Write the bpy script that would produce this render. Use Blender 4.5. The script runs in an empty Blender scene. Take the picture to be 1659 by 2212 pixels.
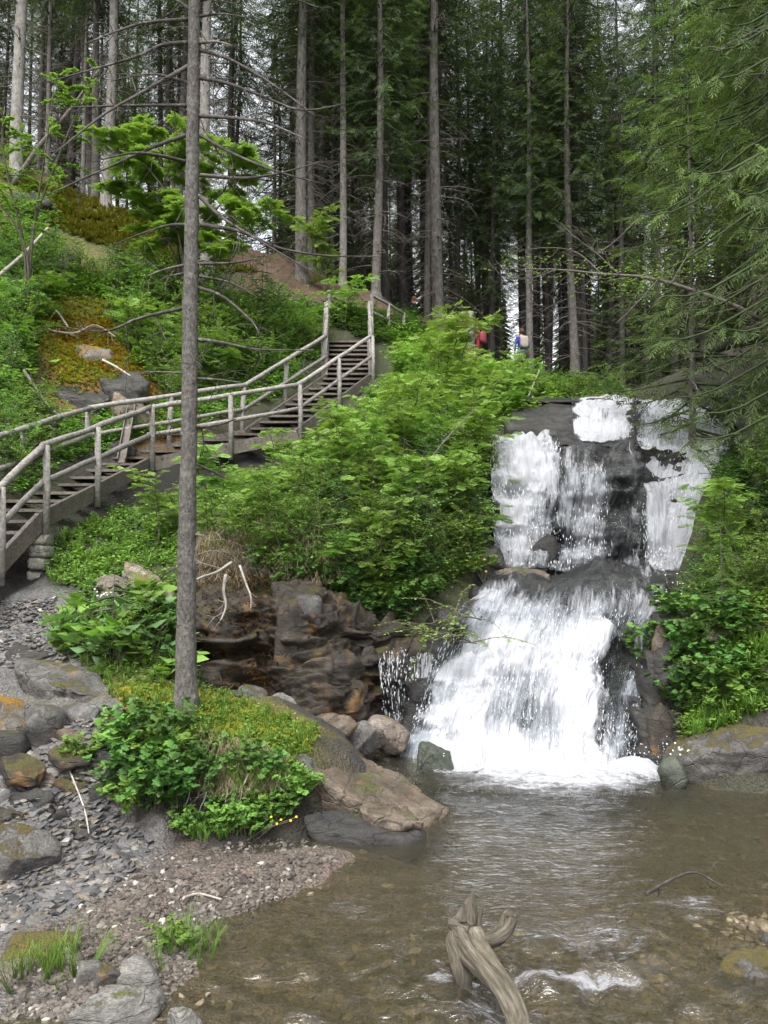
import bpy, bmesh, math, random
import numpy as np
from mathutils import Vector, Matrix

# ------------------------------------------------------------------ scene, camera, light
scn = bpy.context.scene
COL = scn.collection
rad = math.radians
CAMZ, PITCH = 2.2, rad(3.0)
cam_d = bpy.data.cameras.new('camera')
cam_d.sensor_fit = 'VERTICAL'
cam_d.sensor_height = 36.0
cam_d.lens = 27.0
cam_d.clip_start, cam_d.clip_end = 0.1, 1500
cam = bpy.data.objects.new('camera', cam_d)
COL.objects.link(cam)
cam.location = (0, 0, CAMZ)
cam.rotation_euler = (rad(90) + PITCH, 0, 0)
scn.camera = cam

SUN_EL, SUN_AZ = 58.0, 200.0          # soft light from behind and above the viewer
world = bpy.data.worlds.new('World')
scn.world = world
world.use_nodes = True
wn = world.node_tree
bg = wn.nodes['Background']
sky = wn.nodes.new('ShaderNodeTexSky')
sky.sky_type = 'NISHITA'
sky.sun_disc = False
sky.sun_elevation = rad(SUN_EL)
sky.sun_rotation = rad(SUN_AZ)
sky.air_density, sky.dust_density, sky.ozone_density = 1.0, 4.0, 1.0
hs = wn.nodes.new('ShaderNodeHueSaturation')
hs.inputs['Saturation'].default_value = 0.16     # overcast: the cloud layer takes the blue out
wn.links.new(sky.outputs[0], hs.inputs['Color'])
wn.links.new(hs.outputs[0], bg.inputs[0])
bg.inputs[1].default_value = 0.15
sun_d = bpy.data.lights.new('sun', 'SUN')
sun_d.energy = 0.85
sun_d.angle = rad(24)
sun_d.color = (1.0, 0.965, 0.91)
sun = bpy.data.objects.new('sun', sun_d)
COL.objects.link(sun)
sun.location = (0, 0, 40)
# direction towards the sun: azimuth measured like the sky node (0 = +Y, clockwise)
sd = Vector((math.sin(rad(SUN_AZ)) * math.cos(rad(SUN_EL)), math.cos(rad(SUN_AZ)) * math.cos(rad(SUN_EL)), math.sin(rad(SUN_EL))))
sun.rotation_euler = sd.to_track_quat('Z', 'Y').to_euler()
scn.view_settings.view_transform = 'Standard'
scn.view_settings.look = 'None'
scn.view_settings.gamma = 1.0
scn.view_settings.exposure = 1.75
scn.view_settings.use_curve_mapping = False
scn.cycles.max_bounces = 7
scn.cycles.diffuse_bounces = 3
scn.cycles.glossy_bounces = 3
scn.cycles.transmission_bounces = 4
scn.cycles.transparent_max_bounces = 14
scn.cycles.caustics_reflective = False
scn.cycles.caustics_refractive = False
scn.cycles.use_denoising = True

# ------------------------------------------------------------------ helpers
F = 1659.0
CP, SP = math.cos(PITCH), math.sin(PITCH)
def P(px, py, d):
    """point seen at a spot of the picture (1659 x 2212 units), d metres ahead"""
    u = (px - 829.5) / F; v = (1106 - py) / F
    k = d / (CP - v * SP)
    return np.array((u * k, d, CAMZ + (SP + v * CP) * k))
def G(px, py, z=0.0):
    u = (px - 829.5) / F; v = (1106 - py) / F
    k = (z - CAMZ) / (SP + v * CP)
    return np.array((u * k, (CP - v * SP) * k, z))

def _hash(ix, iy, iz, seed):
    h = (ix * 374761393 + iy * 668265263 + iz * 2147483647 + seed * 1274126177) & 0xFFFFFFFF
    h = ((h ^ (h >> 13)) * 1274126177) & 0xFFFFFFFF
    h = (h ^ (h >> 16)) & 0xFFFF
    return h / 65535.0
def vnoise(p, seed=0):
    p = np.asarray(p, float)
    i = np.floor(p).astype(np.int64); f = p - i
    f = f * f * (3 - 2 * f)
    r = 0
    for dx in (0, 1):
        for dy in (0, 1):
            for dz in (0, 1):
                w = (f[:, 0] if dx else 1 - f[:, 0]) * (f[:, 1] if dy else 1 - f[:, 1]) * (f[:, 2] if dz else 1 - f[:, 2])
                r = r + w * _hash(i[:, 0] + dx, i[:, 1] + dy, i[:, 2] + dz, seed)
    return r * 2 - 1
def fbm(p, octv=4, seed=0, gain=.5):
    p = np.asarray(p, float)
    a, r = 1.0, 0
    for o in range(octv):
        r = r + a * vnoise(p * (2 ** o) + 17.3 * o, seed + o); a *= gain
    return r

def tag(o, label=None, cat=None, group=None, kind=None):
    if label: o['label'] = label
    if cat: o['category'] = cat
    if group: o['group'] = group
    if kind: o['kind'] = kind
    return o
def empty(name, loc=(0, 0, 0), rz=0.0):
    o = bpy.data.objects.new(name, None)
    COL.objects.link(o); o.location = tuple(loc); o.rotation_euler = (0, 0, rz)
    o.empty_display_size = .1
    return o
def np_mesh(name, V, tris=None, quads=None, col=None, uv=None, smooth=True, mats=(), cov=None):
    me = bpy.data.meshes.new(name)
    V = np.asarray(V, np.float32)
    nt = 0 if tris is None else len(tris); nq = 0 if quads is None else len(quads)
    parts = []
    if nt: parts.append(np.asarray(tris, np.int32).ravel())
    if nq: parts.append(np.asarray(quads, np.int32).ravel())
    loops = np.concatenate(parts)
    me.vertices.add(len(V)); me.vertices.foreach_set('co', V.ravel())
    me.loops.add(len(loops)); me.loops.foreach_set('vertex_index', loops)
    tot = np.concatenate([np.full(nt, 3, np.int32), np.full(nq, 4, np.int32)])
    st = np.concatenate([[0], np.cumsum(tot)[:-1]]).astype(np.int32)
    me.polygons.add(nt + nq)
    me.polygons.foreach_set('loop_start', st)
    me.polygons.foreach_set('loop_total', tot)
    me.polygons.foreach_set('use_smooth', np.full(nt + nq, smooth, bool))
    if col is not None:
        col = np.asarray(col, np.float32)
        if col.ndim == 1: col = np.stack([col, col, col], 1)
        c4 = np.concatenate([col, np.ones((len(col), 1), np.float32)], 1)
        a = me.color_attributes.new('Col', 'FLOAT_COLOR', 'POINT')
        a.data.foreach_set('color', c4.ravel())
    if cov is not None:
        a = me.attributes.new('cov', 'FLOAT', 'POINT')
        a.data.foreach_set('value', np.asarray(cov, np.float32))
    if uv is not None:
        l = me.uv_layers.new(name='UVMap')
        l.data.foreach_set('uv', np.asarray(uv, np.float32)[loops].ravel())
    for m in mats: me.materials.append(m)
    me.update(calc_edges=True); me.validate()
    return me
def link(name, me, parent=None, loc=None):
    o = bpy.data.objects.new(name, me)
    COL.objects.link(o)
    if parent is not None: o.parent = parent
    if loc is not None: o.location = tuple(loc)
    return o
class MB:
    """collects shapes into ONE mesh"""
    def __init__(s): s.V = []; s.T = []; s.Q = []; s.C = []; s.n = 0
    def add(s, V, T=None, Q=None, c=.5):
        V = np.asarray(V, float)
        s.V.append(V)
        if T is not None and len(T): s.T.append(np.asarray(T) + s.n)
        if Q is not None and len(Q): s.Q.append(np.asarray(Q) + s.n)
        s.C.append(np.full(len(V), c) if np.isscalar(c) else np.asarray(c))
        s.n += len(V)
    def tube(s, pts, radii, k=6, c=.5, cap=True):
        pts = np.asarray(pts, float); n = len(pts)
        radii = np.full(n, radii) if np.isscalar(radii) else np.asarray(radii, float)
        t = np.gradient(pts, axis=0); t /= np.linalg.norm(t, axis=1)[:, None] + 1e-9
        ref = np.array((0, 0, 1.0)) if abs(t[:, 2]).mean() < .8 else np.array((1.0, 0, 0))
        a = np.cross(t, ref); a /= np.linalg.norm(a, axis=1)[:, None] + 1e-9
        b = np.cross(t, a)
        ang = np.arange(k) * 2 * np.pi / k
        R = pts[:, None] + radii[:, None, None] * (np.cos(ang)[None, :, None] * a[:, None] + np.sin(ang)[None, :, None] * b[:, None])
        V = R.reshape(-1, 3)
        Q = [(i * k + j, i * k + (j + 1) % k, (i + 1) * k + (j + 1) % k, (i + 1) * k + j) for i in range(n - 1) for j in range(k)]
        T = []
        if cap:
            V = np.vstack([V, pts[0], pts[-1]]); m = n * k
            T = [(m, (j + 1) % k, j) for j in range(k)] + [(m + 1, (n - 1) * k + j, (n - 1) * k + (j + 1) % k) for j in range(k)]
        s.add(V, T, Q, c)
    def box(s, c0, half, R=None, c=.5, bev=.0):
        V = np.array([(x, y, z) for x in (-1, 1) for y in (-1, 1) for z in (-1, 1)], float) * np.asarray(half)
        if R is not None: V = V @ np.asarray(R).T
        Q = [(0, 1, 3, 2), (4, 6, 7, 5), (0, 4, 5, 1), (2, 3, 7, 6), (0, 2, 6, 4), (1, 5, 7, 3)]
        s.add(V + np.asarray(c0), None, Q, c)
    def batch(s, tpl, T, R, S=1.0, c=None):
        """copies of a template (V, T, C) with positions, rotations (k,3,3), sizes"""
        V0, F0, C0 = tpl
        T = np.asarray(T); k = len(T)
        if k == 0: return
        S = np.full(k, S) if np.isscalar(S) else np.asarray(S)
        V = np.einsum('kij,nj->kni', R, V0) * S[:, None, None] + T[:, None]
        f = (F0[None] + (np.arange(k) * len(V0))[:, None, None]).reshape(-1, F0.shape[1])
        cc = np.tile(C0, (k, 1))
        if c is not None: cc = np.clip(cc + np.asarray(c)[:, None], 0, 1)
        s.V.append(V.reshape(-1, 3)); s.C.append(cc.ravel())
        (s.T if F0.shape[1] == 3 else s.Q).append(f + s.n)
        s.n += k * len(V0)
    def mesh(s, name, mat, smooth=True):
        return np_mesh(name, np.vstack(s.V), np.vstack(s.T) if s.T else None, np.vstack(s.Q) if s.Q else None, np.concatenate(s.C), None, smooth, [mat])
    def build(s, name, mat, parent=None, smooth=True, loc=None):
        return link(name, s.mesh(name, mat, smooth), parent, loc)
    def tpl(s):
        T = [np.vstack(s.T)] if s.T else []
        if s.Q:
            q = np.vstack(s.Q); T += [q[:, [0, 1, 2]], q[:, [0, 2, 3]]]
        return np.vstack(s.V), np.vstack(T), np.concatenate(s.C)
def basis(d, up):
    d = np.asarray(d, float); d = d / (np.linalg.norm(d, axis=-1, keepdims=True) + 1e-9)
    up = np.broadcast_to(np.asarray(up, float), d.shape)
    x = np.cross(d, up); x = x / (np.linalg.norm(x, axis=-1, keepdims=True) + 1e-9)
    z = np.cross(x, d)
    return np.stack([x, d, z], -1)
def catmull(pts, n):
    pts = np.asarray(pts, float)
    m = len(pts); t = np.linspace(0, m - 1 - 1e-6, n); i = t.astype(int); f = (t - i)[:, None]
    p0 = pts[np.maximum(i - 1, 0)]; p1 = pts[i]; p2 = pts[np.minimum(i + 1, m - 1)]; p3 = pts[np.minimum(i + 2, m - 1)]
    return .5 * ((2 * p1) + (p2 - p0) * f + (2 * p0 - 5 * p1 + 4 * p2 - p3) * f ** 2 + (3 * p1 - p0 - 3 * p2 + p3) * f ** 3)
def copy_tree(o, parent=None):
    c = o.copy(); COL.objects.link(c); c.parent = parent
    for ch in [q for q in bpy.data.objects if q.parent is o]:
        k = ch.copy(); COL.objects.link(k); k.parent = c
    return c

# ------------------------------------------------------------------ materials
def new_mat(name):
    m = bpy.data.materials.new(name); m.use_nodes = True
    nt = m.node_tree
    return m, nt, nt.nodes['Principled BSDF'], nt.nodes['Material Output']
def nd(nt, typ, ins=None, **props):
    n = nt.nodes.new('ShaderNode' + typ)
    for k, v in props.items(): setattr(n, k, v)
    for k, v in (ins or {}).items():
        if isinstance(v, bpy.types.NodeSocket): nt.links.new(v, n.inputs[k])
        else: n.inputs[k].default_value = v
    return n
def mixc(nt, fac, a, b, blend='MIX'):
    n = nt.nodes.new('ShaderNodeMix'); n.data_type = 'RGBA'; n.blend_type = blend
    for k, v in ((0, fac), (6, a), (7, b)):
        if isinstance(v, bpy.types.NodeSocket): nt.links.new(v, n.inputs[k])
        else: n.inputs[k].default_value = v if k == 0 or len(v) == 4 else (*v, 1)
    return n.outputs[2]
def ramp(nt, fac, stops):
    n = nt.nodes.new('ShaderNodeValToRGB'); e = n.color_ramp.elements
    while len(e) < len(stops): e.new(.5)
    for q, (p, c) in zip(e, stops):
        q.position = p; q.color = (*c, 1) if len(c) == 3 else c
    nt.links.new(fac, n.inputs[0]); return n.outputs[0]
def g1(v): return (v, v, v)
def mth(nt, op, a, b=None, clamp=False):
    n = nt.nodes.new('ShaderNodeMath'); n.operation = op; n.use_clamp = clamp
    for k, v in ((0, a), (1, b)):
        if v is None: continue
        if isinstance(v, bpy.types.NodeSocket): nt.links.new(v, n.inputs[k])
        else: n.inputs[k].default_value = v
    return n.outputs[0]
def noise(nt, vec, scale, detail=4, rough=.55, dist=0.0):
    return nd(nt, 'TexNoise', {'Vector': vec, 'Scale': scale, 'Detail': detail, 'Roughness': rough, 'Distortion': dist}).outputs[0]
def bump(nt, h, strength, dist=.02, normal=None):
    ins = {'Height': h, 'Strength': strength, 'Distance': dist}
    if normal is not None: ins['Normal'] = normal
    return nd(nt, 'Bump', ins).outputs[0]

def rock_mat(name, c1, c2, c3, moss=0.0, mosscol=(.09, .1, .015), rough=.8, scale=1.0, strata=0.0, rust=0.0):
    m, nt, b, out = new_mat(name)
    pos = nd(nt, 'NewGeometry').outputs['Position']
    nrm = nd(nt, 'NewGeometry').outputs['Normal']
    vec = pos
    if strata:
        vec = nd(nt, 'Mapping', {'Vector': pos, 'Scale': (1, 1, 1 + strata)}).outputs[0]
    n1 = noise(nt, vec, 2.2 * scale, 6, .6, .4)
    n2 = noise(nt, vec, 11 * scale, 8, .75)
    n3 = noise(nt, vec, 60 * scale, 3, .6)
    c = ramp(nt, n1, [(.3, c1), (.52, c2), (.72, c3)])
    c = mixc(nt, .85, c, ramp(nt, n2, [(.3, g1(.3)), (.5, g1(.9)), (.72, g1(1.5))]), 'MULTIPLY')
    c = mixc(nt, .6, c, ramp(nt, n3, [(.35, g1(.45)), (.65, g1(1.5))]), 'MULTIPLY')
    if rust:
        rf = ramp(nt, noise(nt, pos, 3.1 * scale, 4, .6, .6), [(.62 - .12 * rust, g1(0)), (.75 - .1 * rust, g1(1))])
        c = mixc(nt, mth(nt, 'MULTIPLY', rf, .8), c, (.2, .105, .03))
    ck = nd(nt, 'TexVoronoi', {'Vector': mixc(nt, .3, vec, nd(nt, 'TexNoise', {'Vector': vec, 'Scale': 3.0, 'Detail': 4.0}).outputs[1]), 'Scale': 3.2 * scale}, feature='DISTANCE_TO_EDGE').outputs['Distance']
    ckf = ramp(nt, ck, [(.0, g1(.25)), (.022, g1(1))])
    c = mixc(nt, .4, c, ckf, 'MULTIPLY')
    lic = ramp(nt, noise(nt, pos, 9, 8, .75, .3), [(.6, g1(0)), (.7, g1(.5 if rough > .5 else .1))])
    c = mixc(nt, lic, c, tuple(x * 1.5 + .015 for x in c3))
    rg = rough
    h = mth(nt, 'ADD', mth(nt, 'MULTIPLY', n1, .6), mth(nt, 'MULTIPLY', n2, .5))
    h = mth(nt, 'ADD', h, mth(nt, 'ADD', mth(nt, 'MULTIPLY', n3, .22), mth(nt, 'MULTIPLY', ckf, .25)))
    if moss:
        nz = nd(nt, 'SeparateXYZ', {0: nrm}).outputs[2]
        mf = mth(nt, 'ADD', mth(nt, 'MULTIPLY', nz, .45), mth(nt, 'MULTIPLY', noise(nt, pos, 3.0, 8, .72), 1.5))
        mf = mth(nt, 'SUBTRACT', mf, .35)
        mf = ramp(nt, mf, [(1.03 - .35 * moss - .04, g1(0)), (min(1, 1.03 - .35 * moss + .05), g1(1))])
        mc = mixc(nt, noise(nt, pos, 9, 4), mosscol, tuple(x * 1.7 + .012 for x in mosscol))
        mc = mixc(nt, ramp(nt, noise(nt, pos, 120, 2), [(.35, g1(0)), (.7, g1(.6))]), mc, tuple(x * .3 for x in mosscol))
        c = mixc(nt, mf, c, mc)
        h = mth(nt, 'ADD', h, mth(nt, 'MULTIPLY', mth(nt, 'MULTIPLY', mf, noise(nt, pos, 90, 3)), .6))
        rg = mth(nt, 'ADD', mth(nt, 'MULTIPLY', mf, 1 - rough), rough)
        nt.links.new(rg, b.inputs['Roughness'])
    else:
        b.inputs['Roughness'].default_value = rough
    nt.links.new(c, b.inputs['Base Color'])
    nt.links.new(bump(nt, h, .9, .05), b.inputs['Normal'])
    return m
ROCK_GREY = rock_mat('rock_grey', (.036, .034, .031), (.08, .076, .07), (.15, .145, .135), .42, (.07, .065, .012), rust=.25)
ROCK_DRY = rock_mat('rock_dry', (.09, .086, .078), (.17, .163, .148), (.25, .24, .22), .2, strata=3)
ROCK_MOSS = rock_mat('rock_moss', (.035, .033, .031), (.075, .071, .066), (.13, .125, .115), .8, (.075, .06, .011))
ROCK_RUST = rock_mat('rock_rust', (.07, .06, .05), (.15, .125, .1), (.24, .21, .17), .45, (.1, .1, .015), rust=.7)
ROCK_WET = rock_mat('rock_wet', (.008, .008, .008), (.02, .019, .018), (.05, .046, .041), 0, rough=.42, strata=1.5)
ROCK_BROWN = rock_mat('rock_brown', (.014, .011, .008), (.036, .028, .019), (.08, .065, .045), .6, (.055, .05, .008), rough=.6, strata=1.2, rust=.55)
ROCK_SLAB = rock_mat('rock_slab', (.06, .045, .031), (.115, .088, .062), (.18, .15, .115), .35, (.07, .085, .012), rough=.5, rust=.5)
ROCK_ORANGE = rock_mat('rock_orange', (.06, .057, .05), (.13, .12, .1), (.21, .2, .17), .85, (.2, .11, .012), rust=.4)
ROCK_DARK = rock_mat('rock_dark', (.013, .012, .011), (.03, .028, .025), (.06, .056, .051), .3, (.05, .06, .01), rough=.6, strata=2)
ROCK_GREEN = rock_mat('rock_green', (.03, .035, .025), (.06, .07, .05), (.13, .13, .1), .5, (.04, .06, .02), rough=.45)

def ground_mat():
    m, nt, b, out = new_mat('ground')
    pos = nd(nt, 'NewGeometry').outputs['Position']
    a = nd(nt, 'Attribute', attribute_name='Col').outputs['Color']
    n1 = noise(nt, pos, 1.7, 5, .6, .3); n2 = noise(nt, pos, 11, 5, .7); n3 = noise(nt, pos, 70, 3, .6)
    c = mixc(nt, .8, a, ramp(nt, n2, [(.25, g1(.3)), (.5, g1(.95)), (.75, g1(1.7))]), 'MULTIPLY')
    c = mixc(nt, .5, c, ramp(nt, n3, [(.3, g1(.4)), (.7, g1(1.6))]), 'MULTIPLY')
    c = mixc(nt, ramp(nt, n1, [(.5, g1(0)), (.7, g1(.35))]), c, mixc(nt, .6, a, (.05, .035, .02)))
    vo = nd(nt, 'TexVoronoi', {'Vector': pos, 'Scale': 42.0}, feature='F1')
    c = mixc(nt, .3, c, mixc(nt, .75, vo.outputs['Color'], a), 'OVERLAY')
    nt.links.new(c, b.inputs['Base Color'])
    b.inputs['Roughness'].default_value = .85
    h = mth(nt, 'ADD', mth(nt, 'MULTIPLY', n2, .8), mth(nt, 'ADD', mth(nt, 'MULTIPLY', n3, .3), mth(nt, 'MULTIPLY', vo.outputs['Distance'], .5)))
    nt.links.new(bump(nt, h, 1.0, .06), b.inputs['Normal'])
    return m
GROUND = ground_mat()

def leaf_mat(name, dark, bright, trans=.35, rough=.5, spec=.3):
    m, nt, b, out = new_mat(name)
    a = nd(nt, 'Attribute', attribute_name='Col').outputs['Fac']
    rnd = nd(nt, 'ObjectInfo').outputs['Random']
    c = mixc(nt, a, dark, bright)
    hsv = nd(nt, 'HueSaturation', {'Color': c, 'Hue': mth(nt, 'ADD', .488, mth(nt, 'MULTIPLY', rnd, .024)), 'Saturation': 1.0,
                                   'Value': mth(nt, 'ADD', .8, mth(nt, 'MULTIPLY', rnd, .4))}).outputs[0]
    nt.links.new(hsv, b.inputs['Base Color'])
    b.inputs['Roughness'].default_value = rough
    b.inputs['Specular IOR Level'].default_value = spec
    t = nd(nt, 'BsdfTranslucent', {'Color': mixc(nt, 1.0, hsv, (1.15, 1.2, .7), 'MULTIPLY')})
    mx = nd(nt, 'MixShader', {0: trans, 1: b.outputs[0], 2: t.outputs[0]})
    nt.links.new(mx.outputs[0], out.inputs[0])
    return m
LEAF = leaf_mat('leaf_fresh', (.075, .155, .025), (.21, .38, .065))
LEAF_Y = leaf_mat('leaf_yellow_green', (.105, .195, .032), (.27, .43, .085))
LEAF_D = leaf_mat('leaf_deep', (.035, .09, .018), (.1, .22, .04), .3)
LEAF_B = leaf_mat('leaf_bluish', (.06, .13, .04), (.16, .29, .1), .3)
GRASS = leaf_mat('grass_blade', (.06, .12, .016), (.17, .31, .05), .35)
DRYGRASS = leaf_mat('dry_grass', (.13, .1, .06), (.34, .28, .18), .2)
MOSSY = leaf_mat('moss_tuft', (.15, .15, .012), (.46, .4, .04), .15, .9, .05)
MOSSO = leaf_mat('moss_orange', (.2, .1, .01), (.5, .24, .02), .1, .9, .05)
MOSSB = leaf_mat('moss_brown', (.03, .02, .007), (.13, .075, .02), .08, .95, .05)
MOSSG = leaf_mat('moss_green', (.07, .075, .01), (.22, .22, .03), .15, .9, .05)
NEEDLE = leaf_mat('spruce_needle', (.034, .05, .024), (.125, .2, .05), .3, .55, .2)
NEEDLE_L = leaf_mat('spruce_needle_light', (.06, .1, .03), (.22, .38, .055), .36, .55, .2)
NEEDLE_G = leaf_mat('spruce_needle_greyish', (.07, .095, .045), (.2, .31, .07), .34, .6, .15)
PETAL_Y = leaf_mat('petal_yellow', (.7, .38, .01), (.9, .55, .02), .2)
PETAL_W = leaf_mat('petal_white', (.6, .62, .6), (.85, .87, .85), .2)

def wood_mat(name, c1, c2, grain=(3, 3, 30), rough=.85, lichen=0.0, bstr=.6, attr=False, scale=1.0):
    m, nt, b, out = new_mat(name)
    tc = nd(nt, 'TexCoord').outputs['Object'] if not attr else nd(nt, 'NewGeometry').outputs['Position']
    v = nd(nt, 'Mapping', {'Vector': tc, 'Scale': grain}).outputs[0]
    n1 = noise(nt, v, 2.0 * scale, 6, .65, .3); n2 = noise(nt, tc, 5 * scale, 4, .6)
    c = ramp(nt, n1, [(.3, c1), (.7, c2)])
    c = mixc(nt, .5, c, ramp(nt, n2, [(.3, g1(.55)), (.7, g1(1.35))]), 'MULTIPLY')
    if lichen:
        lf = ramp(nt, noise(nt, tc, 7, 6, .7, .5), [(.55, g1(0)), (.68, g1(lichen))])
        c = mixc(nt, lf, c, (.27, .28, .25))
    rnd = nd(nt, 'ObjectInfo').outputs['Random']
    c = nd(nt, 'HueSaturation', {'Color': c, 'Value': mth(nt, 'ADD', .82, mth(nt, 'MULTIPLY', rnd, .36))}).outputs[0]
    nt.links.new(c, b.inputs['Base Color']); b.inputs['Roughness'].default_value = rough
    b.inputs['Specular IOR Level'].default_value = .25
    nt.links.new(bump(nt, mth(nt, 'ADD', n1, mth(nt, 'MULTIPLY', n2, .4)), bstr, .03), b.inputs['Normal'])
    return m
BARK = wood_mat('spruce_bark', (.05, .044, .039), (.14, .128, .115), (9, 9, 2.6), .9, .35, .9)
BARK_NEAR = wood_mat('spruce_bark_near', (.048, .044, .04), (.19, .176, .16), (12, 12, 6.5), .9, .3, 1.0, scale=1.6)
BARK_PALE = wood_mat('spruce_bark_pale', (.1, .092, .083), (.25, .235, .215), (9, 9, 3), .9, .5, .8)
BARK_DARK = wood_mat('spruce_bark_dark', (.022, .019, .017), (.06, .054, .049), (9, 9, 2.6), .9, .1, .8)
TWIG = wood_mat('dead_twig', (.07, .06, .052), (.17, .15, .135), (6, 6, 6), .9)
TWIG_DARK = wood_mat('dead_branch_dark', (.03, .026, .023), (.1, .088, .08), (6, 6, 6), .9, .5)
TWIG_PALE = wood_mat('pale_deadwood', (.2, .18, .155), (.42, .39, .35), (6, 6, 6), .85)
STEM = wood_mat('sapling_stem', (.05, .045, .03), (.13, .12, .085), (6, 6, 6), .8)
PLANK = wood_mat('weathered_plank', (.07, .06, .051), (.17, .15, .13), (14, 14, 14), .85, attr=True)
RAIL = wood_mat('weathered_rail', (.14, .128, .118), (.31, .29, .27), (10, 10, 10), .75, attr=True)
STUMPW = wood_mat('stump_wood', (.12, .055, .03), (.3, .17, .1), (10, 10, 2), .85)
def drift_mat():
    m, nt, b, out = new_mat('driftwood')
    a = nd(nt, 'Attribute', attribute_name='Col').outputs['Color']
    v = nd(nt, 'Mapping', {'Vector': a, 'Scale': (1, 1, .16)}).outputs[0]
    n1 = noise(nt, v, 9, 8, .7, .25); n2 = noise(nt, a, 3.0, 5, .6)
    c = ramp(nt, n1, [(.3, (.03, .025, .018)), (.46, (.12, .1, .075)), (.6, (.23, .2, .155)), (.78, (.34, .31, .26))])
    c = mixc(nt, ramp(nt, n2, [(.5, g1(0)), (.68, g1(.6))]), c, (.12, .11, .04))
    pz = nd(nt, 'SeparateXYZ', {0: nd(nt, 'NewGeometry').outputs['Position']}).outputs[2]
    wet = ramp(nt, mth(nt, 'ADD', pz, mth(nt, 'MULTIPLY', n2, .12)), [(.09, g1(.35)), (.16, g1(1))])
    c = mixc(nt, 1.0, c, wet, 'MULTIPLY')
    nt.links.new(c, b.inputs['Base Color']); b.inputs['Roughness'].default_value = .8
    nt.links.new(bump(nt, n1, 1.0, .04), b.inputs['Normal']); return m
DRIFT = drift_mat()
CONCRETE = rock_mat('pier_stone', (.13, .12, .1), (.22, .21, .175), (.3, .29, .25), .3, (.08, .09, .02))

def fall_mat(name, su, sv, seed, film=True):
    """white water: opaque where the foam is dense, clear between the streaks"""
    m, nt, b, out = new_mat(name)
    uv = nd(nt, 'UVMap').outputs[0]
    cov = nd(nt, 'Attribute', attribute_name='cov').outputs['Fac']
    def lay(a, bb, sd, det, dist):
        v = nd(nt, 'Mapping', {'Vector': uv, 'Scale': (a, bb, 1), 'Location': (sd * 3.7, sd * 1.3, sd * .77)}).outputs[0]
        return noise(nt, v, 1.0, det, .62, dist)
    n1 = lay(su, sv, seed, 6, .5)
    n2 = lay(su * 4.2, sv * 3.4, seed + 5, 5, .5)
    n3 = lay(su * .25, sv * .35, seed + 9, 3, .3)
    s = mth(nt, 'ADD', mth(nt, 'MULTIPLY', n1, .55), mth(nt, 'ADD', mth(nt, 'MULTIPLY', n2, .36), mth(nt, 'MULTIPLY', n3, .27)))   # about .55
    s = mth(nt, 'SUBTRACT', s, .025)
    k = mth(nt, 'ADD', s, mth(nt, 'MULTIPLY', mth(nt, 'SUBTRACT', cov, .5), .62))
    f = ramp(nt, k, [(.48, g1(0)), (.56, g1(.3)), (.64, g1(.75)), (.75, g1(1))])
    b.inputs['Base Color'].default_value = (.66, .672, .715, 1)
    b.inputs['Roughness'].default_value = .4
    b.inputs['Specular IOR Level'].default_value = .4
    tr = nd(nt, 'BsdfTranslucent', {'Color': (.66, .672, .715, 1)})
    foam = nd(nt, 'MixShader', {0: .35, 1: b.outputs[0], 2: tr.outputs[0]})
    nt.links.new(bump(nt, mth(nt, 'ADD', n1, mth(nt, 'MULTIPLY', n2, .6)), .8, .1), b.inputs['Normal'])
    clear = nd(nt, 'BsdfTransparent', {'Color': (.9, .92, .93, 1)})
    gl = nd(nt, 'BsdfGlossy', {'Color': (1, 1, 1, 1), 'Roughness': .15, 'Normal': bump(nt, n2, .8, .05)})
    fr = nd(nt, 'Fresnel', {'IOR': 1.33})
    if not film: clear.inputs[0].default_value = (1, 1, 1, 1)
    film = clear if not film else nd(nt, 'MixShader', {0: mth(nt, 'MULTIPLY', fr.outputs[0], .6), 1: clear.outputs[0], 2: gl.outputs[0]})
    mx = nd(nt, 'MixShader', {0: f, 1: film.outputs[0], 2: foam.outputs[0]})
    nt.links.new(mx.outputs[0], out.inputs[0])
    return m
FALL_A = fall_mat('white_water_a', 11, 1.7, 1)
FALL_B = fall_mat('white_water_b', 17, 2.3, 4)
FALL_C = fall_mat('white_water_c', 8, 1.2, 7)
FOAM = fall_mat('pool_foam', 5, 7, 3, False)
FLECK = fall_mat('riffle_fleck', 9, 22, 17, False)
RIFFLE = fall_mat('shelf_water', 5, 2.4, 11)

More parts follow.
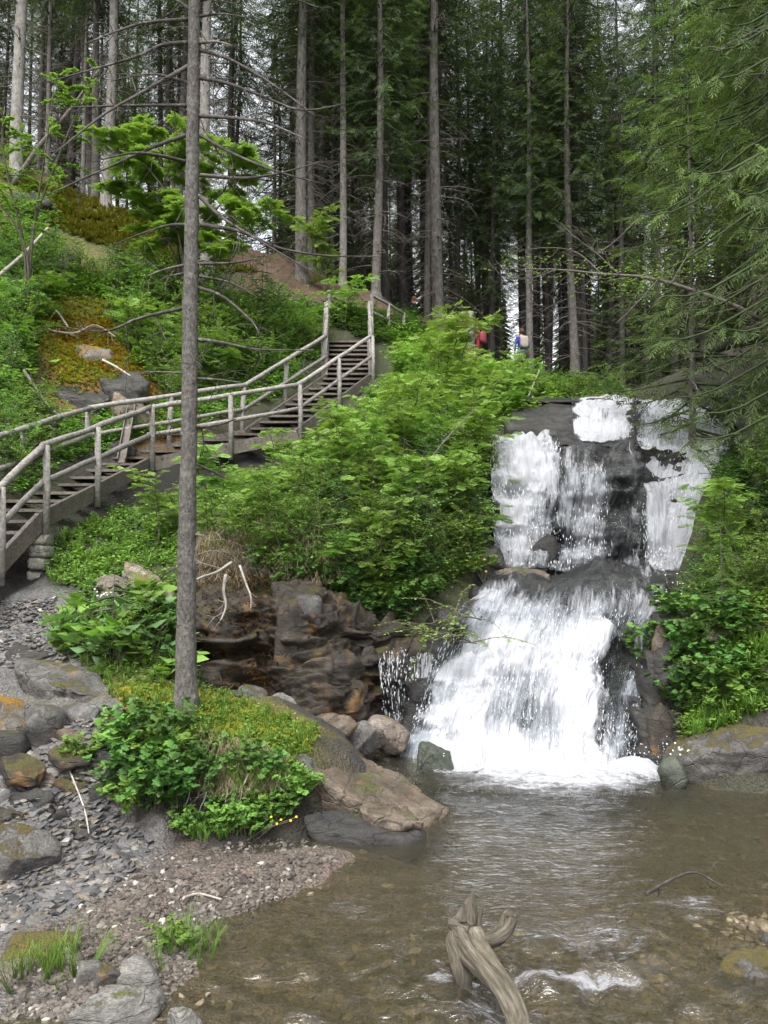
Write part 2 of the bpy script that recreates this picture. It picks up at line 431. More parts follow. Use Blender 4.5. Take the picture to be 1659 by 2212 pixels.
def drop_mat():
    m, nt, b, out = new_mat('spray_drop')
    b.inputs['Base Color'].default_value = (.88, .9, .92, 1); b.inputs['Roughness'].default_value = .25
    t = nd(nt, 'BsdfTranslucent', {'Color': (.88, .9, .92, 1)})
    mx = nd(nt, 'MixShader', {0: .4, 1: b.outputs[0], 2: t.outputs[0]})
    nt.links.new(mx.outputs[0], out.inputs[0]); return m
DROP = drop_mat()
def water_mat():
    m, nt, b, out = new_mat('pool_water')
    pos = nd(nt, 'NewGeometry').outputs['Position']
    v = nd(nt, 'Mapping', {'Vector': pos, 'Scale': (1, 2.3, 1), 'Rotation': (0, 0, rad(8))}).outputs[0]
    n1 = noise(nt, v, 3.2, 4, .6, .5); n2 = noise(nt, v, 11, 4, .65, .3); n3 = noise(nt, pos, 40, 3, .6)
    h = mth(nt, 'ADD', mth(nt, 'MULTIPLY', n1, 1.0), mth(nt, 'ADD', mth(nt, 'MULTIPLY', n2, .42), mth(nt, 'MULTIPLY', n3, .05)))
    nb = bump(nt, h, .6, .05)
    gl = nd(nt, 'BsdfGlossy', {'Color': (1, 1, 1, 1), 'Roughness': .04, 'Normal': nb})
    tr = nd(nt, 'BsdfTransparent', {'Color': (.8, .75, .58, 1)})
    fr = nd(nt, 'Fresnel', {'IOR': 1.5, 'Normal': nb})
    mk = nd(nt, 'BsdfDiffuse', {'Color': (.15, .14, .1, 1)})
    body = nd(nt, 'MixShader', {0: .13, 1: tr.outputs[0], 2: mk.outputs[0]})
    mx = nd(nt, 'MixShader', {0: fr.outputs[0], 1: body.outputs[0], 2: gl.outputs[0]})
    nt.links.new(mx.outputs[0], out.inputs[0]); return m
WATER = water_mat()
def plain(name, c, rough=.8):
    m, nt, b, out = new_mat(name)
    pos = nd(nt, 'TexCoord').outputs['Object']
    n = noise(nt, pos, 18, 3)
    nt.links.new(mixc(nt, .4, c, ramp(nt, n, [(.3, g1(.6)), (.7, g1(1.3))]), 'MULTIPLY'), b.inputs['Base Color'])
    b.inputs['Roughness'].default_value = rough; return m

# ------------------------------------------------------------------ terrain
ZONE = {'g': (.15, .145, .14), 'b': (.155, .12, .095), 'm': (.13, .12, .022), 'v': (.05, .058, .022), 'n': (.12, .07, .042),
        'r': (.05, .045, .04), 's': (.105, .085, .05), 'd': (.012, .0105, .008), 'o': (.16, .09, .02), 'f': (.045, .04, .025)}  # zone d: dark soil with the shade of hollows and overhangs painted in
CTRL = []
def cp(px, py, d, z): CTRL.append((*P(px, py, d), z))
def cg(px, py, h, z): CTRL.append((*G(px, py, h), z))
def cw(x, y, h, z): CTRL.append((x, y, h, z))
# stream bed and pool
for x, y, h in ((0, 3, -.14), (1.0, 2.6, -.16), (2.2, 3.0, -.14), (3.4, 3.2, -.05), (.3, 4.3, -.13), (1.2, 4.2, -.09), (.6, 5.2, -.2), (1.5, 5.6, -.3), (2.5, 6.6, -.4),
                (1.4, 7.4, -.5), (2.2, 8.3, -.5), (.55, 6.4, -.35), (3.3, 5.8, -.2), (4.3, 5.6, -.1), (3.6, 6.8, -.25), (1.0, 1.5, -.15), (2.5, 1.0, -.12), (0.2, 7.6, -.3), (.3, 8.6, -.3), (-.3, 2.2, -.1)):
    cw(x, y, h, 's')
cg(1560, 1985, -.03, 's'); cg(1450, 2010, -.06, 's'); cg(1659, 1990, -.01, 'b'); cg(1600, 2050, -.025, 's'); cg(1250, 2040, -.05, 's'); cg(1659, 2150, -.08, 's')
# left shore and gravel bar
for x, y in ((340, 2212), (400, 2110), (480, 2030), (610, 1940), (700, 1885), (750, 1845)): cg(x, y, 0, 'b')
for x, y, h in ((400, 1950, .07), (570, 1870, .06), (660, 1840, .04), (300, 1990, .08), (250, 2080, .07), (120, 2150, .05), (480, 1900, .07), (150, 2050, .1)): cg(x, y, h, 'b')
for x, y, h in ((300, 1860, .03), (200, 1930, .04), (60, 2212, .0)): cg(x, y, h, 'g')
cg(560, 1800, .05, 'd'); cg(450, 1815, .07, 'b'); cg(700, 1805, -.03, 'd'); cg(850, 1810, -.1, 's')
# shale path
for x, y, d in ((0, 2000, 4.6), (0, 1850, 5.2), (0, 1700, 5.8), (0, 1580, 6.7), (0, 1450, 7.86), (0, 1310, 9.8), (150, 1600, 6.5), (200, 1760, 5.9), (90, 1440, 7.9),
                (150, 1850, 5.4), (-150, 1450, 7.8), (-150, 1700, 5.7), (270, 1570, 6.6), (100, 1340, 9.2), (-100, 1300, 9.8), (160, 1290, 9.6)): cp(x, y, d, 'g')
# mound with the near spruce
for x, y, d, z in ((400, 1556, 6.8, 'm'), (560, 1560, 7.0, 'm'), (300, 1610, 6.45, 'v'), (660, 1585, 7.1, 'm'), (500, 1640, 6.45, 'v'), (640, 1650, 6.5, 'm'), (350, 1660, 6.2, 'v'),
                   (480, 1500, 7.7, 'v'), (330, 1490, 7.4, 'm'), (230, 1470, 7.6, 'm'), (640, 1540, 7.6, 'r'), (230, 1400, 8.2, 'v'), (330, 1400, 8.2, 'v'), (380, 1300, 8.9, 'd'),
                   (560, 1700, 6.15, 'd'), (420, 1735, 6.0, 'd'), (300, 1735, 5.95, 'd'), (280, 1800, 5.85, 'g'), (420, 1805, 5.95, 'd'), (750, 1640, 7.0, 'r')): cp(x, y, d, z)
# rock-wall foot and top, slope up to the stairs
for x, y, d, z in ((480, 1290, 9.7, 'd'), (600, 1280, 9.8, 'v'), (700, 1290, 9.8, 'v'), (850, 1340, 9.9, 'v'), (950, 1320, 10.0, 'v'), (600, 1160, 10.8, 'v'), (800, 1170, 10.8, 'v'), (440, 1180, 10.6, 'v'),
                   (980, 1220, 10.6, 'v'), (600, 1090, 12.0, 'v'), (800, 1020, 13.0, 'v'), (1000, 1010, 12.4, 'v'), (1040, 1110, 11.5, 'v'), (900, 910, 15, 'v'), (1000, 860, 15.5, 'v'), (1065, 915, 13.6, 'v'),
                   (800, 850, 17.6, 'v'), (950, 780, 19, 'v'), (1100, 820, 18, 'v'), (1200, 855, 17, 'v'), (640, 1010, 15.1, 'd'), (860, 745, 21, 'v'), (930, 740, 23, 'v'), (950, 705, 25, 'n'), (1010, 795, 26, 'f'), (1130, 818, 27, 'f'),
                   (1242, 815, 27, 'f'), (1350, 850, 27, 'f'), (1180, 845, 21, 'v')): cp(x, y, d, z)
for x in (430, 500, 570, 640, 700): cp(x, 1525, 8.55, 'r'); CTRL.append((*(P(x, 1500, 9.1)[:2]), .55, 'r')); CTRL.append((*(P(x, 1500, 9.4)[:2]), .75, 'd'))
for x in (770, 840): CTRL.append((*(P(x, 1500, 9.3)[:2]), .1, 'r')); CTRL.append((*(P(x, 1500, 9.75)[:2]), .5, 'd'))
# under and left of the stairs
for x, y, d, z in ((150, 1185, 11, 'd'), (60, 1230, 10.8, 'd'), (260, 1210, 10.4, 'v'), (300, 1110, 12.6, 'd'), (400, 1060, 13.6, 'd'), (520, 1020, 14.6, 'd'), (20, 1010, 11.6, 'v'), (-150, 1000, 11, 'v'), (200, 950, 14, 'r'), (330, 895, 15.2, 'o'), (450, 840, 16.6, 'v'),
                   (600, 780, 18, 'v'), (690, 715, 20, 'v'), (750, 700, 20.3, 'v'), (170, 840, 14.8, 'o'), (200, 780, 15.5, 'o'), (150, 690, 16.6, 'm'), (30, 820, 14.2, 'v'), (30, 620, 17, 'v'), (150, 580, 17.6, 'm'),
                   (300, 575, 18.5, 'v'), (450, 580, 19.5, 'v'), (560, 590, 20.6, 'n'), (650, 605, 22, 'n'), (620, 560, 22.5, 'n'), (80, 400, 20, 'm'), (225, 455, 21.5, 'm'), (360, 510, 21.2, 'm'), (0, 340, 21, 'v'), (740, 620, 23, 'n'), (810, 635, 22.5, 'n'), (270, 680, 17, 'v'), (420, 700, 18, 'v')): cp(x, y, d, z)
# right bank
for x, y, d, z in ((1440, 1420, 9.0, 'v'), (1560, 1360, 8.4, 'n'), (1659, 1335, 8.2, 'n'), (1500, 1220, 10, 'v'), (1600, 1110, 10.2, 'v'), (1659, 1000, 10.4, 'v'), (1580, 960, 12.5, 'd'), (1650, 860, 13, 'v'), (1560, 880, 15, 'd'),
                   (1500, 1500, 8.3, 'v'), (1640, 1500, 7.8, 'v'), (1520, 1610, 7.7, 'v'), (1480, 1650, 7.7, 'r'), (1659, 1620, 7.4, 'r')): cp(x, y, d, z)
for x, y, h, z in ((8, 10, 4.5, 'v'), (10, 14, 7.0, 'n'), (11, 20, 8.5, 'f'), (9, 8, 3.4, 'v'), (6, 5.6, 1.0, 'v'), (8, 0, 1.2, 'v'), (5.2, 4.6, .1, 'b'), (4.6, 2, .25, 'b'), (0, -5, .35, 'g'), (-4, 0, .5, 'g'), (-3, 3, .3, 'g'), (5, -5, .6, 'g'), (-9, 3, 2.2, 'v'), (-9, 8, 4.5, 'v'), (-14, 12, 9, 'v'),
                   (0, -20, 2, 'v'), (-15, -15, 5, 'v'), (15, -15, 5, 'v'), (20, 5, 8, 'v'),
                   (-8, 30, 13.6, 'n'), (-16, 30, 15, 'n'), (-2, 31, 11.5, 'n'), (5, 33, 9.4, 'f'), (11, 33, 9.0, 'f'), (0, 48, 12.5, 'f'), (12, 48, 9.5, 'f'), (-18, 48, 15.5, 'f'), (24, 48, 12, 'f'), (0, 90, 15, 'f'), (14, 90, 11, 'f'), (40, 90, 16, 'f'), (-40, 90, 19, 'f'), (60, 40, 22, 'v'), (-60, 40, 26, 'v'), (3, 20, 5.6, 'r'), (5, 22, 5.7, 'r')): cw(x, y, h, z)
CX = np.array([c[:2] for c in CTRL]); CZ = np.array([c[2] for c in CTRL]); CC = np.array([ZONE[c[3]] for c in CTRL])
_n = len(CX)
_A = np.zeros((_n + 3, _n + 3))
_D = np.linalg.norm(CX[:, None] - CX[None], axis=2)
_A[:_n, :_n] = np.sqrt(_D ** 2 + .04) + np.eye(_n) * -.015
_A[:_n, _n] = 1; _A[:_n, _n + 1:] = CX; _A[_n, :_n] = 1; _A[_n + 1:, :_n] = CX.T
_W = np.linalg.solve(_A, np.concatenate([CZ, np.zeros(3)]))
PROF_D = [0, 8.2, 8.9, 9.4, 9.9, 11.2, 11.6, 12.2, 12.9, 14.5, 20, 24]
PROF_Z = [-.3, -.35, .3, 1.1, 1.5, 1.65, 2.3, 3.4, 3.6, 4.7, 5.0, 7.5]
def zt(xy):
    xy = np.asarray(xy, float).reshape(-1, 2)
    out = np.empty(len(xy))
    for s in range(0, len(xy), 20000):
        q = xy[s:s + 20000]
        D = np.sqrt(((q[:, None] - CX[None]) ** 2).sum(2) + .04)
        z = D @ _W[:_n] + _W[_n] + q @ _W[_n + 1:]
        # the channel the water has cut
        d = q[:, 1]
        xl = np.interp(d, [8, 9.5, 11, 12, 14, 20], [.3, 1.05, 1.5, 1.75, 2.9, 2.6])
        xr = np.interp(d, [8, 9.5, 11, 12, 14, 20], [2.7, 3.4, 4.4, 5.4, 6.3, 5.8])
        ins = np.clip(np.minimum(q[:, 0] - xl, xr - q[:, 0]) / .25 + .5, 0, 1) * np.clip((d - 7.6) / .4, 0, 1) * np.clip((23 - d) / 3, 0, 1)
        pr = np.interp(d, PROF_D, PROF_Z)
        z = np.where(z > pr, z * (1 - ins) + pr * ins, z)
        p3 = np.column_stack([q, np.zeros(len(q))])
        amp = np.clip((z + .05) * .5, .012, .16)
        z = z + amp * fbm(p3 * 1.3, 3, 5) + np.minimum(amp, .07) * .55 * fbm(p3 * 5.5, 3, 9)
        out[s:s + 20000] = z
    return out
gx = np.concatenate([np.linspace(-90, -14, 20)[:-1], np.linspace(-14, -6.5, 40)[:-1], np.linspace(-6.5, 5.5, 170)[:-1], np.linspace(5.5, 14, 40)[:-1], np.linspace(14, 90, 20)])
gy = np.concatenate([np.linspace(-40, 1.5, 14)[:-1], np.linspace(1.5, 13, 170)[:-1], np.linspace(13, 30, 90)[:-1], np.linspace(30, 140, 40)])
XX, YY = np.meshgrid(gx, gy)
TXY = np.column_stack([XX.ravel(), YY.ravel()])
TZ = zt(TXY)
nx, ny = len(gx), len(gy)
ii = (np.arange(ny - 1)[:, None] * nx + np.arange(nx - 1)[None]).ravel()
TQ = np.column_stack([ii, ii + 1, ii + nx + 1, ii + nx])
TG = TZ.reshape(ny, nx)
def zq(xy):
    """ground height from the built grid"""
    xy = np.asarray(xy, float).reshape(-1, 2)
    i = np.clip(np.searchsorted(gx, xy[:, 0]) - 1, 0, nx - 2); j = np.clip(np.searchsorted(gy, xy[:, 1]) - 1, 0, ny - 2)
    fx_ = np.clip((xy[:, 0] - gx[i]) / (gx[i + 1] - gx[i]), 0, 1); fy_ = np.clip((xy[:, 1] - gy[j]) / (gy[j + 1] - gy[j]), 0, 1)
    return (TG[j, i] * (1 - fx_) + TG[j, i + 1] * fx_) * (1 - fy_) + (TG[j + 1, i] * (1 - fx_) + TG[j + 1, i + 1] * fx_) * fy_
def zat(x, y): return float(zq([(x, y)])[0])
_DS = 2.4 * 1.012 ** np.arange(300)
def hit(px, py):
    """ground point under a spot of the picture"""
    a = P(px, py, 1.0)
    pts = np.column_stack([a[0] * _DS, _DS, CAMZ + (a[2] - CAMZ) * _DS])
    z = zq(pts[:, :2])
    below = np.nonzero(pts[:, 2] < z)[0]
    if len(below) == 0: return None
    i = below[0]
    if i == 0: return np.array((pts[0, 0], pts[0, 1], z[0]))
    g0 = pts[i - 1, 2] - z[i - 1]; g1_ = pts[i, 2] - z[i]
    t = g0 / (g0 - g1_ + 1e-9); q = pts[i - 1] * (1 - t) + pts[i] * t
    return np.array((q[0], q[1], zat(q[0], q[1])))
def hits(pp):
    pp = np.asarray(pp, float); k = len(pp)
    a = np.array([P(x, y, 1.0) for x, y in pp])
    X = a[:, None, 0] * _DS; Z = CAMZ + (a[:, None, 2] - CAMZ) * _DS; Y = np.broadcast_to(_DS, X.shape)
    z = zq(np.column_stack([X.ravel(), Y.ravel()])).reshape(X.shape)
    g = Z - z
    out = []
    for r in range(k):
        b = np.nonzero(g[r] < 0)[0]
        if len(b) == 0 or b[0] == 0: continue
        i = b[0]; t = g[r, i - 1] / (g[r, i - 1] - g[r, i])
        y = Y[r, i - 1] * (1 - t) + Y[r, i] * t; x = X[r, i - 1] * (1 - t) + X[r, i] * t
        out.append((x, y, z[r, i - 1] * (1 - t) + z[r, i] * t))
    return np.array(out) if out else np.zeros((0, 3))
def inpoly(p, poly):
    x, y = p; c = False; j = len(poly) - 1
    for i in range(len(poly)):
        xi, yi = poly[i]; xj, yj = poly[j]
        if (yi > y) != (yj > y) and x < (xj - xi) * (y - yi) / (yj - yi) + xi: c = not c
        j = i
    return c
def scatter(poly, n, seed):
    r = random.Random(seed); xs = [p[0] for p in poly]; ys = [p[1] for p in poly]; out = []
    while len(out) < n:
        p = (r.uniform(min(xs), max(xs)), r.uniform(min(ys), max(ys)))
        if inpoly(p, poly): out.append(p)
    return hits(out)

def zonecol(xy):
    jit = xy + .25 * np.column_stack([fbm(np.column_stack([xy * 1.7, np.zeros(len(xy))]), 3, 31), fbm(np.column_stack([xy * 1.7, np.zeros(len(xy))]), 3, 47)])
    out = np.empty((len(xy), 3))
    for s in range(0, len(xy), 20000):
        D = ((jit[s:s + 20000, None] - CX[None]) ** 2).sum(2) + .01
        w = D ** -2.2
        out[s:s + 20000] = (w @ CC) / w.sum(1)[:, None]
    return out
TC = zonecol(TXY)
ground = link('ground', np_mesh('ground', np.column_stack([TXY, TZ]), None, TQ, TC, None, True, [GROUND]))
tag(ground, 'steep forest valley ground of soil, moss and grey shale', kind='structure')

# ------------------------------------------------------------------ rock faces and water beds
def sheet(ctrl, nu, nv):
    """smooth grid through control rows of (x, y, d[, cov]); returns points, cov, uv in metres"""
    rows = []
    for row in ctrl:
        rows.append(catmull([np.append(P(*q[:3]), q[3] if len(q) > 3 else .5) for q in row], nu))
    rows = np.array(rows)
    g = np.array([catmull(rows[:, j], nv) for j in range(nu)]).transpose(1, 0, 2)
    pts, cov = g[..., :3], np.clip(g[..., 3], 0, 1)
    du = np.linalg.norm(np.diff(pts, axis=1), axis=2).mean(0); dv = np.linalg.norm(np.diff(pts, axis=0), axis=2).mean(1)
    U, V = np.meshgrid(np.concatenate([[0], np.cumsum(du)]), np.concatenate([[0], np.cumsum(dv)]))
    tu = np.gradient(pts, axis=1); tv = np.gradient(pts, axis=0)
    nr = np.cross(tv, tu); nr /= np.linalg.norm(nr, axis=2)[..., None] + 1e-9
    fl = np.sign((nr * (np.array((0, 0, CAMZ + 3)) - pts)).sum(2).mean())
    return pts, cov, np.stack([U, V], -1), nr * fl
def grid_quads(nv, nu):
    i = (np.arange(nv - 1)[:, None] * nu + np.arange(nu - 1)[None]).ravel()
    return np.column_stack([i, i + nu, i + nu + 1, i + 1])
def flat_quads(nv, nu): return grid_quads(nv, nu)[:, ::-1]
def rock_disp(p, amp, freq, strata, seed, step):
    dsp = amp * fbm(p * np.array((freq, freq, freq * strata)), 5, seed, .55)
    if step:
        zz = p[:, 2] * 5.5 + 1.6 * fbm(p * 1.1, 2, seed + 3); zi = np.floor(zz)
        dsp += step * (_hash(zi.astype(np.int64), np.floor(p[:, 0] * 1.7 + zi * .37).astype(np.int64), 0 * zi.astype(np.int64), seed) - .5) + step * .35 * (zz - zi)
    return dsp
def rock_face(name, label, ctrl, nu, nv, mat, amp=.16, freq=2.2, strata=3.0, seed=1, step=.0):
    pts, cov, uv, nr = sheet(ctrl, nu, nv)
    p = pts.reshape(-1, 3)
    dsp = rock_disp(p, amp, freq, strata, seed, step)
    p = p + nr.reshape(-1, 3) * dsp[:, None]
    o = link(name, np_mesh(name, p, None, grid_quads(nv, nu), None, None, True, [mat]))
    return tag(o, label, kind='structure')

def ext(rows, l, r, dl=.6, dr=.6):
    """widen control rows into the banks"""
    return [[(row[0][0] - l, row[0][1], row[0][2] + dl)] + [q[:3] for q in row] + [(row[-1][0] + r, row[-1][1], row[-1][2] + dr)] for row in rows]

LOWER = [  # shelf at the foot of the upper fall, rounded lip, lower fall down to the pool
    [(1040, 1228, 11.25, .2), (1120, 1228, 11.25, .2), (1200, 1229, 11.25, .3), (1290, 1230, 11.2, .35), (1330, 1230, 11.2, .35), (1370, 1231, 11.2, .35), (1470, 1232, 11.1, .7)],
    [(1040, 1246, 10.6, .15), (1115, 1247, 10.6, .15), (1200, 1248, 10.6, .2), (1290, 1248, 10.6, .2), (1335, 1249, 10.5, .2), (1375, 1249, 10.5, .25), (1455, 1252, 10.4, .45)],
    [(1035, 1270, 9.95, .6), (1110, 1270, 9.95, .4), (1200, 1272, 9.95, .28), (1290, 1274, 9.9, .25), (1335, 1275, 9.85, .3), (1380, 1275, 9.85, .4), (1440, 1285, 9.75, .55)],
    [(1000, 1320, 9.6, .8), (1085, 1320, 9.55, .66), (1185, 1325, 9.5, .5), (1285, 1325, 9.45, .55), (1330, 1330, 9.5, .4), (1375, 1330, 9.5, .45), (1428, 1335, 9.4, .62)],
    [(955, 1400, 9.3, .85), (1055, 1400, 9.2, .78), (1165, 1400, 9.12, .68), (1278, 1400, 9.05, .68), (1312, 1405, 9.3, .0), (1350, 1405, 9.3, .1), (1412, 1410, 9.05, .7)],
    [(920, 1490, 9.05, .92), (1035, 1490, 8.9, .82), (1145, 1490, 8.8, .52), (1262, 1490, 8.72, .75), (1292, 1495, 8.95, .0), (1330, 1495, 8.95, .2), (1396, 1500, 8.7, .66)],
    [(895, 1570, 8.8, 1), (1015, 1575, 8.55, .9), (1135, 1575, 8.42, .5), (1255, 1575, 8.35, .72), (1280, 1580, 8.5, .2), (1315, 1580, 8.5, .45), (1382, 1585, 8.35, .6)],
    [(875, 1640, 8.5, 1), (1005, 1655, 8.2, 1), (1125, 1660, 8.08, .92), (1252, 1660, 8.05, .92), (1280, 1660, 8.1, .6), (1312, 1660, 8.1, .7), (1372, 1660, 8.05, .7)],
    [(870, 1690, 8.4, 1), (1003, 1705, 8.1, 1), (1123, 1712, 7.98, .92), (1250, 1712, 7.95, .92), (1280, 1712, 8.0, .6), (1310, 1712, 8.0, .7), (1372, 1712, 7.95, .7)]]
UP_LEFT = [
    [(1052, 950, 12.6, .6), (1100, 950, 12.6, .75), (1150, 952, 12.6, .8), (1205, 955, 12.6, .5)],
    [(1056, 962, 12.1, .75), (1105, 960, 12.1, .85), (1150, 962, 12.1, .85), (1205, 968, 12.1, .5)],
    [(1060, 1010, 11.85, .7), (1108, 1010, 11.8, .85), (1152, 1010, 11.8, .8), (1203, 1020, 11.85, .45)],
    [(1064, 1100, 11.65, .6), (1110, 1100, 11.6, .8), (1155, 1100, 11.6, .7), (1200, 1105, 11.65, .4)],
    [(1068, 1180, 11.45, .6), (1112, 1180, 11.4, .8), (1158, 1180, 11.4, .6), (1202, 1185, 11.45, .45)],
    [(1072, 1233, 11.3, .7), (1115, 1234, 11.25, .85), (1162, 1234, 11.25, .7), (1205, 1234, 11.3, .6)]]
UP_MID = [
    [(1195, 965, 12.2, .35), (1240, 968, 12.15, .2), (1290, 970, 12.1, .18), (1330, 970, 12.1, .2), (1380, 975, 12.1, .5)],
    [(1195, 1010, 11.85, .42), (1240, 1015, 11.8, .25), (1290, 1020, 11.75, .35), (1330, 1015, 11.75, .12), (1380, 1010, 11.9, .5)],
    [(1195, 1080, 11.65, .45), (1240, 1080, 11.6, .3), (1285, 1080, 11.55, .42), (1330, 1080, 11.6, .1), (1385, 1080, 11.7, .45)],
    [(1195, 1160, 11.45, .4), (1235, 1160, 11.4, .35), (1280, 1160, 11.35, .45), (1335, 1160, 11.4, .15), (1390, 1160, 11.45, .45)],
    [(1198, 1236, 11.3, .5), (1235, 1236, 11.25, .45), (1280, 1236, 11.2, .5), (1335, 1236, 11.25, .35), (1395, 1236, 11.25, .6)]]
UP_RIGHT = [
    [(1365, 868, 14.6, .6), (1425, 869, 14.6, .75), (1490, 878, 14.5, .8), (1550, 888, 14.1, .7)],
    [(1368, 905, 13.8, .7), (1425, 905, 13.8, .82), (1500, 908, 13.6, .85), (1562, 915, 13.2, .8)],
    [(1372, 950, 13.0, .65), (1430, 950, 13.0, .82), (1508, 952, 12.7, .88), (1582, 965, 12.2, .8)],
    [(1374, 985, 12.4, .78), (1430, 985, 12.4, .88), (1495, 990, 12.2, .9), (1565, 1000, 11.9, .8)],
    [(1376, 1050, 11.95, .78), (1425, 1050, 11.9, .88), (1484, 1050, 11.8, .9), (1545, 1060, 11.6, .82)],
    [(1384, 1130, 11.6, .68), (1428, 1130, 11.55, .82), (1476, 1130, 11.45, .92), (1528, 1140, 11.3, .85)],
    [(1392, 1236, 11.2, .78), (1430, 1236, 11.15, .95), (1468, 1238, 11.05, .95), (1512, 1240, 10.95, .9)]]
TOP = [
    [(1232, 866, 15.2, .45), (1280, 864, 15.2, .5), (1330, 866, 15.2, .5), (1380, 867, 15.2, .5)],
    [(1234, 872, 14.4, .55), (1280, 870, 14.4, .65), (1330, 871, 14.4, .65), (1376, 871, 14.4, .6)],
    [(1236, 905, 13.6, .6), (1280, 903, 13.55, .6), (1325, 903, 13.5, .65), (1372, 905, 13.5, .5)],
    [(1240, 945, 12.95, .85), (1280, 945, 12.9, .9), (1320, 942, 12.9, .9), (1368, 935, 12.9, .6)],
    [(1238, 960, 12.6, .9), (1280, 960, 12.55, .8), (1320, 957, 12.55, .5), (1368, 950, 12.6, .3)]]
CLIFF = (.17, 2.6, 1.5, 7, .13); LEDGE = (.15, 2.0, 1.8, 3, .05); CHUTE = (.17, 2.2, 1.5, 11, .06); BRINK = (.07, 2.2, 1.5, 13, .03)
rock_face('fall_ledge_rock', 'dark wet rock ledge under the lower waterfall', ext(LOWER, 70, 60, .5, .4), 120, 130, ROCK_WET, *LEDGE)
rock_face('fall_cliff_rock', 'dark wet rock face behind the upper waterfall', ext([UP_LEFT[1][:3] + UP_MID[0][:] , UP_LEFT[2][:3] + UP_MID[1][:], UP_LEFT[3][:3] + UP_MID[2][:], UP_LEFT[4][:3] + UP_MID[3][:], UP_LEFT[5][:3] + UP_MID[4][:]], 60, 120, .6, .3), 120, 100, ROCK_WET, *CLIFF)
rock_face('fall_chute_rock', 'wet rock chute at the right of the upper waterfall', ext(UP_RIGHT, 12, 40, .3, -.1), 50, 90, ROCK_WET, *CHUTE)
rock_face('fall_brink_rock', 'wet rock shelf at the brink of the waterfall', ext([[(q[0], q[1] - 3, q[2] + 8) for q in TOP[0]]] + TOP + [[(1200, 968, 12.2), (1270, 968, 12.2), (1330, 968, 12.2), (1385, 968, 12.2)]], 130, 20, .2, .1), 70, 60, ROCK_WET, *BRINK)
WALL = [
    [(400, 1255, 9.9), (480, 1262, 9.75), (560, 1268, 9.7), (640, 1275, 9.7), (720, 1285, 9.7), (800, 1320, 9.7), (870, 1345, 9.8), (960, 1345, 10.0), (1060, 1300, 10.2)],
    [(400, 1300, 9.5), (480, 1300, 9.3), (560, 1300, 9.35), (640, 1300, 9.2), (720, 1330, 9.4), (800, 1360, 9.45), (870, 1375, 9.55), (960, 1385, 9.7), (1060, 1350, 9.9)],
    [(400, 1360, 9.3), (480, 1360, 9.05), (560, 1360, 9.25), (640, 1370, 9.0), (720, 1395, 9.25), (800, 1405, 9.5), (870, 1412, 9.75), (960, 1415, 9.7), (1060, 1400, 9.8)],
    [(400, 1430, 9.1), (480, 1430, 8.95), (560, 1430, 9.1), (640, 1440, 8.85), (720, 1450, 8.85), (800, 1425, 9.35), (870, 1424, 9.5), (960, 1425, 9.5), (1060, 1450, 9.6)],
    [(400, 1500, 8.8), (480, 1500, 8.7), (560, 1490, 8.9), (640, 1500, 8.65), (720, 1495, 8.7), (800, 1480, 9.4), (870, 1490, 9.45), (960, 1490, 9.4), (1060, 1500, 9.5)],
    [(400, 1560, 8.3), (480, 1560, 8.3), (560, 1550, 8.5), (640, 1555, 8.4), (720, 1550, 8.55), (800, 1545, 9.35), (870, 1560, 9.35), (960, 1560, 9.3), (1060, 1570, 9.4)],
    [(400, 1640, 7.9), (480, 1640, 7.9), (560, 1630, 8.1), (640, 1630, 8.1), (720, 1620, 8.4), (800, 1615, 9.25), (870, 1620, 9.2), (960, 1640, 9.1), (1060, 1640, 9.2)]]
wall = rock_face('left_rock_wall', 'brown layered rock wall left of the lower waterfall', WALL, 180, 120, ROCK_BROWN, .22, 1.5, 4.0, 21, .24)
rock_face('right_rock_wall', 'dark damp rock wall right of the lower waterfall', [
    [(1410, 1290, 9.9), (1430, 1300, 9.5), (1460, 1330, 9.1), (1520, 1345, 8.9), (1600, 1340, 8.7), (1700, 1330, 8.6)],
    [(1400, 1360, 9.5), (1425, 1370, 9.0), (1460, 1385, 8.75), (1520, 1385, 8.6), (1600, 1375, 8.3), (1700, 1370, 8.2)],
    [(1385, 1440, 9.2), (1410, 1440, 8.75), (1450, 1440, 8.55), (1520, 1440, 8.55), (1600, 1430, 8.3), (1700, 1430, 8.1)],
    [(1370, 1530, 8.9), (1395, 1530, 8.4), (1440, 1530, 8.25), (1520, 1530, 8.25), (1600, 1530, 8.1), (1700, 1530, 8.0)],
    [(1360, 1610, 8.7), (1385, 1615, 8.15), (1440, 1615, 8.0), (1520, 1620, 8.0), (1600, 1620, 8.0), (1700, 1620, 7.9)],
    [(1360, 1690, 8.6), (1385, 1690, 8.1), (1440, 1690, 7.9), (1520, 1690, 7.9), (1600, 1690, 7.9), (1700, 1690, 7.8)]], 90, 90, ROCK_DARK, .12, 2.2, 2.0, 25, .12)
rock_face('upper_right_rock', 'shadowed overhanging rock right of the upper waterfall', [
    [(1545, 860, 14.5), (1585, 850, 13.6), (1620, 830, 13.0), (1720, 800, 12.6)],
    [(1560, 900, 13.6), (1590, 895, 12.8), (1620, 890, 12.2), (1720, 880, 11.8)],
    [(1590, 960, 12.7), (1606, 955, 12.0), (1630, 950, 11.5), (1720, 950, 11.2)],
    [(1562, 1020, 12.5), (1590, 1030, 11.6), (1610, 1030, 11.1), (1720, 1030, 10.9)],
    [(1535, 1120, 12.0), (1562, 1120, 11.2), (1590, 1120, 10.8), (1720, 1120, 10.5)],
    [(1505, 1240, 11.6), (1532, 1240, 10.8), (1570, 1240, 10.3), (1720, 1240, 10.0)]], 60, 70, ROCK_DARK, .22, 1.8, 1.8, 29, .15)

